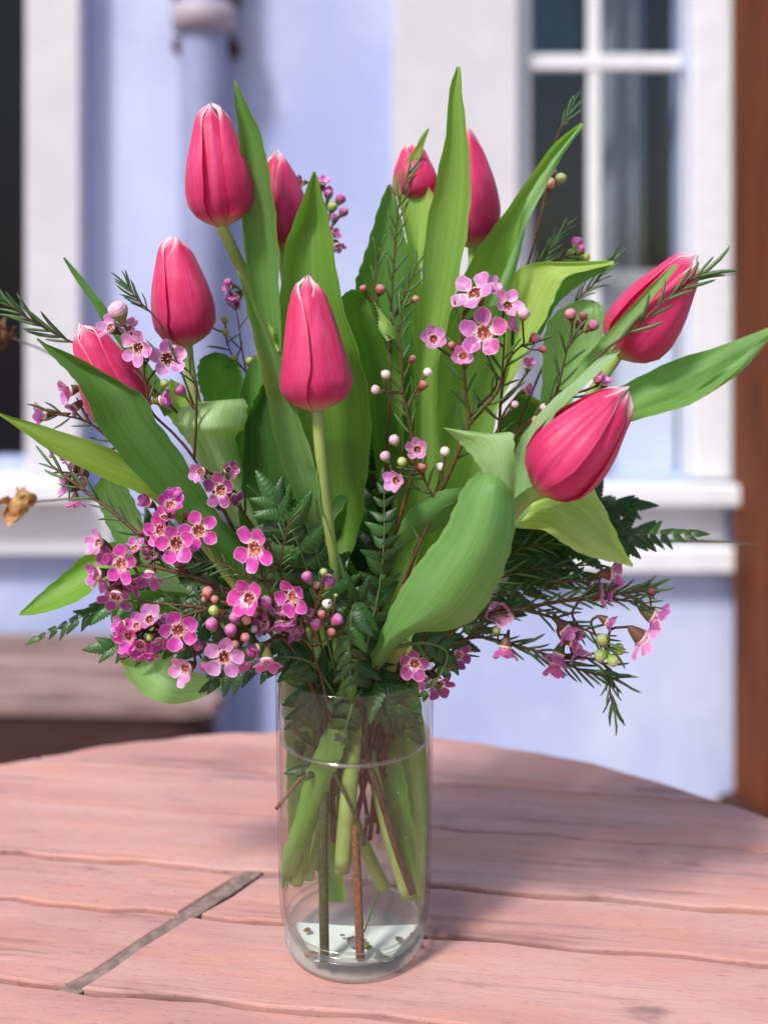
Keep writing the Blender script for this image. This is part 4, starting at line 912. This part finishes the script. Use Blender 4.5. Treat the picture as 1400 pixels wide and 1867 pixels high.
sprig('needle sprig slanting up behind the curled pale leaf beside the outer tulip',
      [[(700, 1390, 1), (800, 1100, 2), (920, 830, 2.4), (1010, 620, 2.6), (1045, 555, 2.6), (1085, 515, 2.6), (1115, 474, 2.6)]], (), (), [(0, 0.72, 1.0, 16, 40, 24)], 2.6, 5)
sprig('needle twig lying across the leaning bud of the outer tulip',
      [[(700, 1370, -0.5), (800, 1100, -2), (960, 830, -3), (1060, 690, -3.2), (1100, 641, -3.4), (1143, 609, -3.5), (1204, 555, -3.5), (1250, 518, -3.4), (1279, 500, -3.4)]], (), (), [(0, 0.64, 1.0, 13, 62, 26)], -3.4, 6, bright=0.25)

# the large front cluster on the left
sprig('long needle twig running down from the dried flower to the hot pink cluster',
      [[(590, 1380, -1), (540, 1180, -3), (460, 1105, -4.6), (400, 1076, -5), (343, 1044, -5.2), (269, 987, -5), (215, 940, -4.6), (171, 907, -4), (130, 876, -3.6), (96, 850, -3.2)]],
      [(310, 922, 56, 60, 35, 30, 'h', -5.6), (294, 966, 58, 180, 25, 25, 'h', -5.4), (363, 967, 64, 60, 10, 14, 'h', -6), (323, 990, 68, 200, 12, 16, 'h', -6.4), (271, 917, 42, 160, 40, 55, 'd', -4.6), (345, 985, 44, 0, 50, 30, 'h', -5.2), (300, 945, 46, 100, 50, 35, 'h', -5), (278, 975, 44, 200, 45, 35, 'm', -5), (330, 1010, 40, 280, 50, 30, 'h', -5.4), (318, 905, 36, 80, 60, 40, 'h', -5.2)],
      [(268, 1005, 9, 'm'), (340, 940, 8, 'k')], [(0, 0.45, 1.0, 20, 48, 30)], -5, 9, bright=0.2)
sprig('hot pink waxflower cluster in front of the low pointed leaf on the shady side',
      [[(600, 1390, -1), (530, 1180, -3), (440, 1090, -4.6), (357, 1053, -5.4), (300, 1038, -5.6), (246, 1030, -5.6), (215, 1040, -5.6)]],
      [(181, 990, 50, 150, 40, 40, 'p', -5.8), (223, 1027, 70, 180, 12, 16, 'h', -6.4), (180, 1046, 52, 180, 45, 40, 'm', -6), (273, 1047, 60, 270, 30, 26, 'm', -5.6), (213, 1086, 66, 270, 40, 25, 'd', -6), (245, 1062, 48, 250, 40, 35, 'm', -5.4), (283, 1012, 44, 100, 50, 30, 'h', -5), (200, 1020, 46, 140, 45, 35, 'm', -5.8), (225, 1062, 44, 260, 40, 35, 'h', -5.6), (196, 1064, 40, 220, 50, 40, 'm', -5.6), (247, 1000, 40, 80, 50, 35, 'm', -5.4)],
      [], [(0, 0.5, 0.95, 8, 46, 36)], -5.6, 8)
sprig('hot pink waxflower cluster hanging above the leaf curled under the bouquet',
      [[(600, 1395, -1.4), (540, 1200, -3.4), (450, 1130, -5), (380, 1110, -5.6), (310, 1102, -5.8), (243, 1096, -5.8)], [(380, 1110, -5.6), (340, 1122, -5.8), (300, 1140, -6)]],
      [(237, 1158, 62, 190, 25, 30, 'h', -6.2), (256, 1175, 54, 260, 30, 30, 'h', -6.2), (274, 1130, 54, 110, 35, 30, 'p', -6.4), (326, 1147, 72, 0, 8, 14, 'h', -6.8), (290, 1168, 46, 290, 40, 35, 'h', -6), (224, 1140, 46, 160, 40, 30, 'm', -6), (250, 1142, 44, 90, 45, 35, 'h', -6), (270, 1188, 44, 270, 45, 35, 'h', -6), (232, 1182, 44, 230, 45, 35, 'm', -6), (302, 1140, 40, 60, 55, 35, 'm', -6), (340, 1218, 62, 180, 30, 34, 'p', -6.4)],
      [(275, 1162, 8, 'g'), (361, 1176, 11, 'm'), (374, 1213, 11, 'm'), (332, 1180, 7, 'k')], [(0, 0.45, 0.95, 8, 46, 40), (1, 0.2, 0.9, 4, 40, 45)], -6, 8)
sprig('shaded mauve waxflowers tucked under the broad leaning leaf beside the pale curled leaf',
      [[(610, 1390, 0), (560, 1180, -1), (490, 1010, -2), (440, 930, -2.6), (410, 893, -2.8), (385, 870, -2.8)]],
      [(404, 893, 60, 180, 12, 20, 'd', -3.4), (367, 861, 44, 150, 25, 52, 'p', -3.4), (416, 857, 42, 30, 35, 48, 'd', -3.2), (425, 905, 34, 330, 50, 35, 'd', -3)],
      [], [(0, 0.4, 0.85, 7, 52, 30)], -3, 6)
sprig('pink waxflowers and many round buds at the lower front of the bouquet',
      [[(610, 1395, -2), (560, 1230, -4), (505, 1150, -5.6), (455, 1118, -6.2), (415, 1100, -6.4), (385, 1095, -6.4)], [(505, 1150, -5.6), (500, 1105, -6), (485, 1062, -6.2), (472, 1030, -6.2)],
       [(505, 1150, -5.6), (530, 1120, -6), (545, 1095, -6.2)], [(455, 1140, -6), (430, 1165, -6.4), (410, 1180, -6.6)]],
      [(467, 999, 80, 200, 15, 16, 'h', -6.6), (456, 1091, 72, 160, 18, 22, 'h', -7), (536, 1087, 68, 200, 18, 22, 'h', -7), (484, 1138, 50, 180, 55, 30, 'm', -6.2), (527, 1127, 54, 90, 30, 30, 'd', -6), (510, 1135, 44, 300, 55, 35, 'm', -6.2), (410, 1197, 74, 170, 6, 14, 'p', -7.4), (487, 1204, 54, 280, 35, 32, 'm', -7), (535, 1150, 40, 300, 50, 35, 'd', -5.8), (470, 1180, 40, 200, 60, 40, 'm', -6.4), (508, 1112, 42, 60, 50, 35, 'm', -6), (438, 1105, 36, 200, 60, 40, 'h', -6.4), (440, 1210, 40, 300, 55, 40, 'm', -6.6)],
      [(379, 1081, 12, 'r'), (374, 1093, 7, 'r'), (392, 1093, 8, 'r'), (391, 1114, 11, 'g'), (387, 1139, 13, 'm'), (421, 1150, 13, 'm'), (447, 1163, 10, 'r'), (427, 1176, 10, 'r'), (456, 1187, 12, 'm'), (430, 1127, 13, 'm'), (450, 1131, 10, 's'), (463, 1119, 9, 'r'), (484, 1100, 14, 'm'), (405, 1120, 7, 'k'), (463, 1147, 8, 'w')],
      [(0, 0.35, 0.8, 6, 46, 40), (1, 0.1, 1.0, 8, 42, 45)], -6.6, 7)
sprig('branching magenta and white buds in front of the dark fern at the centre',
      [[(620, 1390, -2), (590, 1250, -4), (570, 1180, -5.4), (572, 1130, -6), (580, 1095, -6.2), (588, 1070, -6.2)], [(572, 1130, -6), (592, 1140, -6.2), (603, 1140, -6.2)]],
      [(560, 1128, 36, 40, 60, 35, 'd', -5.6)],
      [(561, 1053, 12, 'm'), (598, 1061, 15, 'm'), (576, 1069, 9, 's'), (590, 1044, 8, 'g'), (590, 1086, 4, 'g'), (612, 1086, 4, 'g'), (597, 1103, 11, 'w'), (587, 1121, 9, 'r'), (576, 1139, 12, 'm'), (614, 1130, 12, 'm'), (604, 1153, 9, 'r')],
      [(0, 0.5, 1.0, 8, 38, 45)], -6.2, 5)
sprig('curly young needle shoots between the pink front flowers and the centre stem',
      [[(610, 1390, -2), (570, 1220, -3.6), (530, 1100, -4.8), (512, 1045, -5.2), (516, 1000, -5.4), (530, 945, -5.4)], [(512, 1060, -5.2), (460, 1055, -5.6), (410, 1030, -5.8), (366, 1021, -5.8)]],
      (), (), [(0, 0.55, 1.0, 20, 32, 50), (1, 0.1, 1.0, 16, 36, 42)], -5.4, 5, bright=0.55)
sprig('dark upright needle tips in front of the big shaded leaves near the centre tulip',
      [[(620, 1390, 0), (590, 1200, -1), (560, 1080, -1.6), (520, 980, -1.8), (490, 920, -1.8)]], (), (), [(0, 0.55, 1.0, 10, 60, 22)], -1.8, 5)

# the right-hand side, below the pale leaf
sprig('feathery waxflower sprig with lime buds and side-on pink flowers under the pale pointed leaf',
      [[(690, 1390, 0), (740, 1220, 0), (850, 1135, -0.5), (950, 1110, -1), (1030, 1095, -1.4), (1100, 1085, -1.6), (1150, 1080, -1.6), (1180, 1075, -1.6)],
       [(950, 1110, -1), (1020, 1130, -1.2), (1080, 1155, -1.4), (1110, 1180, -1.5)], [(1030, 1095, -1.4), (1100, 1092, -1.5), (1160, 1098, -1.6), (1190, 1110, -1.6)],
       [(1000, 1060, -1), (1060, 1060, -1.2), (1080, 1075, -1.3)]],
      [(1112, 1046, 62, 340, 80, 30, 'm'), (1104, 1074, 54, 330, 78, 35, 'm'), (1086, 1084, 60, 20, 86, 20, 'p'), (1029, 1146, 58, 300, 70, 40, 'm'), (1040, 1168, 52, 0, 70, 40, 'm'), (1188, 1122, 66, 330, 80, 30, 'm'), (1168, 1162, 74, 320, 82, 15, 'p'), (1105, 1132, 42, 330, 70, 40, 'd')],
      [(1186, 1076, 13, 'k'), (1098, 1168, 13, 'g'), (1095, 1195, 13, 'g'), (1116, 1204, 12, 'g'), (1126, 1184, 12, 'g')],
      [(0, 0.35, 1.0, 34, 46, 28), (1, 0.1, 1.0, 20, 44, 30), (2, 0.1, 0.95, 14, 40, 28), (3, 0.1, 1.0, 12, 40, 30)], -1.4, 8)
sprig('lowest feathery waxflower sprig hanging over the blue wall beside the vase',
      [[(690, 1390, 0.6), (730, 1240, 0.6), (850, 1165, 0.2), (930, 1175, 0), (1000, 1195, -0.2), (1060, 1222, -0.3), (1125, 1238, -0.4)], [(1000, 1195, -0.2), (1070, 1200, -0.4), (1105, 1215, -0.4), (1112, 1265, -0.4), (1119, 1298, -0.4)],
       [(850, 1165, 0.2), (900, 1130, 0), (916, 1120, 0)]],
      [(916, 1113, 62, 190, 25, 30, 'p', -0.6), (921, 1180, 54, 250, 60, 40, 'm', -0.6), (1018, 1192, 56, 250, 65, 40, 'm', -0.8), (1012, 1212, 54, 230, 55, 45, 'm', -0.8), (1052, 1184, 50, 300, 60, 40, 'p', -0.5), (1044, 1156, 44, 30, 60, 40, 'm', -0.5)],
      [(905, 1150, 9, 'g')], [(0, 0.45, 1.0, 32, 52, 24), (1, 0.2, 1.0, 22, 44, 26), (2, 0.1, 0.9, 8, 44, 30)], -0.5, 7)
sprig('dark magenta waxflowers hanging over the rim of the vase',
      [[(700, 1400, 0), (730, 1290, -1.4), (770, 1215, -3), (810, 1195, -3.6), (835, 1190, -3.8)], [(770, 1215, -3), (785, 1232, -3.6), (800, 1245, -3.8)]],
      [(756, 1209, 60, 190, 12, 20, 'd', -4.4), (834, 1194, 48, 20, 35, 25, 'd', -4.2), (799, 1247, 60, 290, 25, 25, 'd', -4.4), (812, 1216, 42, 20, 50, 30, 'd', -4), (775, 1238, 36, 200, 50, 30, 'm', -4)],
      [], [(0, 0.4, 0.95, 8, 44, 36)], -4, 6)
sprig('loose needle twigs filling the shade under the pale pointed leaf',
      [[(690, 1390, 1), (760, 1180, 1), (860, 1080, 0.6), (960, 1040, 0.3), (1070, 1030, 0)], [(860, 1080, 0.6), (940, 1085, 0.4), (1020, 1070, 0.2)], [(860, 1080, 0.6), (930, 1010, 0.6), (1000, 990, 0.6)]],
      (), (), [(0, 0.4, 1.0, 16, 50, 30), (1, 0.1, 1.0, 12, 46, 32), (2, 0.1, 1.0, 12, 46, 32)], 0.4, 6)

# dried seed heads on thin twigs, behind the left side
def dried(label, stem, head, r, mat, dd):
    t = thing('dried_flower', label, 'dried flower', P(*stem[0]), 'dried flowers beside the bouquet')
    q = catmull(stem, 24); v, f = tube([P(*p) for p in q], 0.0007, 5); mk('stem', v, f, M_TWIG, t, color=(0.10, 0.08, 0.06))
    c0 = P(*head, dd); k0 = r * (VASE_D + dd * 0.01) / 2000
    for k in range(12):
        a = k * 2.4; V, F = [], []
        dirv = Vector((math.cos(a), random.uniform(-0.9, 0.5), math.sin(a) + 0.2)).normalized(); kl = random.uniform(0.45, 1.05); o = dirv.orthogonal().normalized(); b = dirv.cross(o)
        for i in range(6):
            s = i / 5; w_ = k0 * 0.46 * math.sin(math.pi * (0.22 + 0.66 * s)); bend = o * k0 * random.uniform(0.2, 0.7) * s * s
            for m in (-1, 0, 1): V.append(c0 + dirv * k0 * kl * (0.15 + 0.95 * s) + b * w_ * m + bend + o * k0 * 0.12 * abs(m) * (1 - s) + o * random.uniform(-1, 1) * k0 * 0.06)
        for i in range(5):
            for m in range(2): F.append((i * 3 + m, i * 3 + m + 1, i * 3 + m + 4, i * 3 + m + 3))
        mk('petal', V, F, mat, t)
    v, f = lathe([(0.001, -0.8), (0.5, -0.4), (0.62, 0.0), (0.4, 0.4), (0.001, 0.55)], (0, 0, 0), 10)
    mk('seed_head', [c0 + Vector(p) * k0 * 0.9 for p in v], f, mat, t)
dried('tan dried flower head on a thin twig in front of the white sill', [(600, 1300, 2), (430, 1080, 4), (280, 950, 6), (170, 911, 8), (90, 912, 9.5), (45, 916, 10)], (36, 920), 36, M_DRY, 10)
dried('small brown dried flower head against the black window', [(600, 1290, 2), (420, 980, 5), (220, 740, 8), (100, 650, 10), (20, 615, 12)], (8, 612), 26, M_DRYDARK, 12)

# slender grass blades
def blade(label, pts, wpx, col):
    t = thing('grass_blade', label, 'grass blade', P(*pts[0]), 'slender blades at the outer side')
    q = catmull(pts, 20); V, F = [], []
    for i, p in enumerate(q):
        s = i / 19; w_ = wpx / 2 * min(1, 4 * (1 - s) + 0.08)
        V += [P(p[0], p[1] - w_, p[2]), P(p[0], p[1], p[2] + 0.15), P(p[0], p[1] + w_, p[2])]
    for i in range(19): F += [(3 * i, 3 * i + 1, 3 * i + 4, 3 * i + 3), (3 * i + 1, 3 * i + 2, 3 * i + 5, 3 * i + 4)]
    mk('blade', V, F, M_NEEDLE, t, color=col)
blade('thin pale grass blade reaching past the fern tip towards the brown post', [(700, 1380, 1), (860, 1130, 3), (1060, 1010, 6), (1200, 988, 10), (1300, 988, 13), (1386, 993, 16)], 8, (0.30, 0.34, 0.22))
blade('grey green grass blade behind the outer tulip, level with the window rail', [(700, 1370, 1), (860, 1000, 3), (1040, 680, 6), (1180, 520, 11), (1270, 499, 16), (1344, 500, 20)], 12, (0.16, 0.22, 0.13))

# ------------------------------------------------------------------ ferns
def pinna_mesh(seed, lobes=7):
    """a broad toothed leaflet, folded a little along its rib"""
    rg = random.Random(seed); V, UV, F = [], [], []
    top_, bot = [], []
    n = lobes
    for sgn, lst in ((1, top_), (-1, bot)):
        for k in range(n):
            t0 = k / n
            for dt, h in ((0.0, 0.80), (0.35, 0.95), (0.7, 1.06), (0.9, 0.98)):
                t = t0 + dt / n; base = 0.285 * (1 - t) ** 0.75 * min(1.0, 0.55 + 3.2 * t) + 0.012
                hh = base * h * rg.uniform(0.95, 1.05); x = t + hh * (0.30 if dt < 0.8 else 0.42)
                lst.append((min(x, 1.03), sgn * hh, 0.018 * math.sin(t * n * 6.28) - 0.16 * hh))
    spine = [(i / (len(top_) - 1) * 1.0, 0, 0.025 + 0.05 * math.sin(i / (len(top_) - 1) * 3.14)) for i in range(len(top_))]
    m = len(spine)
    V = top_ + spine + bot
    V = [(x, y, z - 0.18 * x * x) for x, y, z in V]
    UV = [(1.0, i / m) for i in range(m)] + [(0.5, i / m) for i in range(m)] + [(0.0, i / m) for i in range(m)]
    for i in range(m - 1):
        F += [(m + i, m + i + 1, i + 1, i), (2 * m + i, 2 * m + i + 1, m + i + 1, m + i)]
    return mesh_data('fern_leaflet', V, F, M_FERN, UV)
PIN = [pinna_mesh(s, l) for s, l in ((1, 7), (2, 8), (3, 9))]
def fern(label, pts, n, length, tip=0.25, face=(0, -0.75, 0.65), a0=62, start=0.3):
    """frond: pts from stalk to tip in pixels + depth; leaflets in two ranks, shorter towards the tip"""
    t = thing('fern_frond', label, 'fern', P(*pts[0]), 'fern fronds in the bouquet')
    q = [P(*p) for p in catmull(pts, 40)]
    v, f = tube(q, [0.0011 * (1.2 - i / 40) for i in range(40)], 6); mk('stalk', v, f, M_STEM, t, color=(0.10, 0.16, 0.05))
    for k in range(n):
        u = start + (1 - start) * (k + 0.3) / n; i = min(int(u * 39), 38); p = q[i].lerp(q[i + 1], u * 39 - i)
        T = (q[i + 1] - q[i]).normalized(); Nn = Vector(face); Nn = (Nn - T * Nn.dot(T)).normalized(); Sd = T.cross(Nn)
        w_ = (u - start) / (1 - start); L = length * VASE_D / 2000 * ((0.75 + 0.25 * math.sin(w_ * 3.14)) * (1 - w_) + tip * w_) * random.uniform(0.88, 1.1)
        for s in (-1, 1):
            a = R(a0 - 22 * w_ + random.uniform(-13, 13)); xd = (T * math.cos(a) + Sd * s * math.sin(a) + Nn * random.uniform(-0.5, 0.3)).normalized()
            zd = (Nn + Vector((random.uniform(-0.4, 0.4), 0, random.uniform(-0.4, 0.4)))); zd = (zd - xd * zd.dot(xd)).normalized(); yd = zd.cross(xd)
            M = Matrix((xd, yd, zd)).transposed().to_4x4(); M.translation = p
            inst('leaflet', random.choice(PIN), t, M @ Matrix.Scale(L, 4))
    M = Matrix((T, Nn.cross(T), Nn)).transposed().to_4x4(); M.translation = q[-1]
    inst('leaflet', PIN[0], t, M @ Matrix.Scale(length * tip * VASE_D / 2000 * 1.3, 4))
    return t
fern('dark fern frond pointing out below the plump leaning tulip', [(700, 1320, 1), (780, 1140, 2), (920, 1030, 2.6), (1040, 985, 2.4), (1150, 975, 2), (1262, 972, 1.6)], 17, 112, 0.22, a0=54, start=0.36)
fern('fern frond behind the plump tulip with its upper leaflets against the white ledge', [(700, 1300, 2), (800, 1100, 3), (940, 980, 3.4), (1060, 930, 3.4), (1150, 920, 3.2)], 13, 116, 0.35, start=0.4)
fern('fern frond reaching low beneath the pointed low leaf over the bench', [(600, 1320, 1), (500, 1160, 1), (380, 1090, 0.6), (260, 1085, 0.2), (160, 1120, -0.2), (70, 1162, -0.6)], 17, 92, 0.22, a0=50, start=0.25)
fern('fern frond with olive leaflets drooping across the centre below the front tulip', [(640, 1330, -1), (600, 1180, -3), (560, 1040, -4), (530, 960, -4.6), (500, 910, -4.6)], 9, 112, 0.4, (0, -0.9, 0.3), 72, 0.35)
fern('shaded fern frond running up the middle beside the curling leaf', [(650, 1340, -1), (665, 1200, -2.6), (690, 1080, -3.4), (700, 980, -3.6), (700, 880, -3.4)], 12, 70, 0.3, (0.2, -0.9, 0.3), 66, 0.25)
fern('fern frond hanging down inside the vase neck', [(640, 1150, -2), (650, 1210, -3.4), (645, 1270, -3.6), (630, 1330, -3.4), (612, 1390, -3)], 8, 68, 0.5, (0, -1, 0.2), 52, 0.1)
fern('fern frond pressed against the glass on the shady side of the neck', [(620, 1200, 0), (590, 1240, -2.6), (560, 1290, -3.2), (548, 1350, -2.8)], 8, 74, 0.5, (-0.2, -1, 0.1), 56, 0.05)
fern('fern frond pressed against the glass under the dark magenta flowers', [(660, 1200, 0), (690, 1250, -3), (715, 1290, -3.2), (748, 1330, -2.6)], 8, 78, 0.5, (0.2, -1, 0.1), 56, 0.05)
fern('fern frond behind the stems in the vase neck', [(640, 1180, 1.6), (660, 1250, 2), (690, 1330, 2), (710, 1400, 1.6)], 8, 84, 0.5, (0, -1, 0.1), 60, 0.05)
fern('small leaf of fern floating at the water line', [(600, 1395, -2.4), (580, 1398, -3.0), (555, 1402, -3.2)], 3, 40, 0.7, (0, -0.7, 0.7), 40, 0.1)
fern('bright green fern tip folding over the rim of the vase', [(720, 1180, -3.6), (775, 1172, -4.8), (815, 1190, -5), (800, 1235, -5), (765, 1278, -4.8)], 7, 56, 0.35, (-0.2, -0.9, 0.4), 46, 0.1)
fern('fern frond curling in the shade under the front bud cluster', [(640, 1330, -1.4), (600, 1250, -3.4), (560, 1205, -4.6), (500, 1200, -5), (430, 1225, -5.2), (390, 1245, -5.2)], 9, 74, 0.35, (0, -0.8, 0.6), 60, 0.25)
fern('fern frond dropping forward over the middle of the vase rim', [(650, 1180, -2), (655, 1120, -4), (645, 1100, -5), (636, 1170, -5.6), (640, 1250, -5.4)], 9, 70, 0.4, (0, -1, 0.2), 58, 0.35)
fern('back fern frond filling the gap behind the front stems', [(640, 1330, 2), (610, 1180, 2.6), (560, 1060, 3), (480, 960, 3), (420, 900, 3)], 11, 112, 0.4, start=0.2)
fern('back fern frond filling the gap under the big curling leaf', [(670, 1330, 2), (740, 1190, 2.6), (820, 1080, 3), (900, 1000, 3), (960, 940, 3)], 11, 112, 0.4, start=0.15)
fern('back fern frond standing upright behind the centre leaves', [(650, 1340, 2.6), (660, 1160, 3), (675, 1000, 3.2), (690, 860, 3.2), (700, 760, 3)], 13, 105, 0.4, start=0.15)
fern('low fern frond spreading sideways behind the hot pink cluster', [(620, 1320, 1.4), (530, 1180, 1.8), (420, 1060, 1.8), (320, 985, 1.4), (240, 950, 1)], 11, 96, 0.35, start=0.25)
fern('low fern frond spreading sideways above the feathery sprigs', [(690, 1330, 1), (780, 1200, 1.6), (880, 1110, 1.6), (980, 1060, 1.4), (1060, 1050, 1)], 11, 84, 0.35, start=0.25)
fern('small fern frond with pale undersides beside the leaf curled under the bouquet', [(600, 1320, 0), (500, 1210, -1), (380, 1170, -2), (280, 1172, -2.6), (195, 1180, -3)], 11, 66, 0.5, (0.1, -0.9, 0.3), 62, 0.3)

# ------------------------------------------------------------------ woody stems and scraps in the water
def twig(label, pts, wpx, col, cat='stem'):
    t = thing('cut_stem', label, cat, P(*pts[-1]), 'cut stems in the vase')
    q = catmull(pts, 26); v, f = tube([P(*p) for p in q], [wpx / 2 * (VASE_D + p[2] * 0.01) / 2000 * random.uniform(0.96, 1.05) for p in q], 10)
    mk('bark', v, f, M_TWIG, t, color=col)
    v, f = tube([P(*q[-1]), P(q[-1][0], q[-1][1] + 1.2, q[-1][2])], wpx / 2.3 * VASE_D / 2000, 10); mk('cut_end', v, f, M_DRY, t)
twig('dark green cut stem standing upright to the bottom of the vase', [(640, 1220, 0), (600, 1360, -2), (590, 1480, -3), (590, 1620, -3.3), (592, 1752, -3.6)], 18, (0.055, 0.075, 0.022))
twig('reddish brown woody stem standing upright to the bottom of the vase', [(650, 1230, 0), (640, 1400, -1.6), (648, 1520, -2.8), (653, 1640, -3.2), (657, 1748, -3.5)], 16, (0.23, 0.095, 0.05))
twig('dark brown stem slanting across the water over the pale leaf', [(630, 1240, 0.2), (660, 1360, -1.4), (690, 1440, -2.2), (724, 1550, -2.6), (752, 1628, -2.4)], 14, (0.085, 0.05, 0.025))
twig('thin brown twig poking out at the water line to the glass', [(640, 1330, -1), (600, 1375, -1.8), (552, 1416, -2.2), (504, 1474, -1.6)], 7, (0.24, 0.13, 0.06))
twig('thin dark stalk with a bent tip in front of the pale stems', [(585, 1330, -2), (600, 1390, -3), (640, 1470, -3.4), (664, 1540, -3.2)], 7, (0.06, 0.09, 0.03))
twig('short thin stalk ending in mid water beside the woody stem', [(640, 1330, 0), (655, 1420, -1), (668, 1480, -1.6), (666, 1524, -1.6)], 6, (0.11, 0.06, 0.03))
twig('fine green needle lying against the woody stem near the bottom', [(690, 1626, -3), (678, 1660, -3.2), (664, 1698, -3.2)], 3, (0.06, 0.14, 0.03))
fv, ff = lathe([(0.001, 0)], (0, 0, 0), 3)
SCL = ['long brown bark scrap beside the dark green cut stem', 'small rusty scrap at the far corner of the painted white reflection', 'large grey scrap beside the reddish woody stem', 'green speck of leaf just beside the foot of the woody stem', 'olive scrap alone on the side of the painted white reflection', 'long grey green scrap at the near edge of the painted reflection', 'dark speck near the glass wall on the vase bottom', 'thin pale sliver between the two upright stems', 'bluish green scrap in front of the large grey scrap']
for k, (px, py, sx, sy, rz, col) in enumerate([(566, 1740, 26, 10, 20, (0.22, 0.10, 0.03)), (560, 1695, 13, 8, -30, (0.30, 0.12, 0.06)), (648, 1716, 36, 17, 15, (0.28, 0.26, 0.27)), (670, 1726, 16, 9, 0, (0.22, 0.28, 0.10)), (727, 1712, 14, 9, 20, (0.16, 0.15, 0.10)), (697, 1746, 36, 10, -14, (0.20, 0.20, 0.16)), (752, 1704, 12, 7, 0, (0.10, 0.11, 0.08)), (624, 1705, 11, 4, 0, (0.25, 0.26, 0.24)), (686, 1733, 14, 7, 10, (0.2, 0.25, 0.25))]):
    z = VC.z + 0.0115; D = (CAM_H - z) * 2000 / (py - 520); s = D / 2000
    x0 = (px - 700) * s; cr = [Vector((math.cos(a) * sx / 2 * (1 + 0.25 * math.cos(3 * a)), math.sin(a) * sy / 2 * 2.0)) * s for a in [R(40 * i) for i in range(9)]]
    V = [Vector((x0, D, z + 0.0008))] + [Vector((x0 + c.x * math.cos(R(rz)) - c.y * math.sin(R(rz)), D + c.x * math.sin(R(rz)) + c.y * math.cos(R(rz)), z)) for c in cr]
    o = mk('leaf_scrap', V, [(0, 1 + i, 1 + (i + 1) % 9) for i in range(9)], M_SCRAP, None, Matrix.Translation((x0, D, z)), color=col)
    tag(o, SCL[k], 'leaf scrap', 'scraps on the vase bottom')
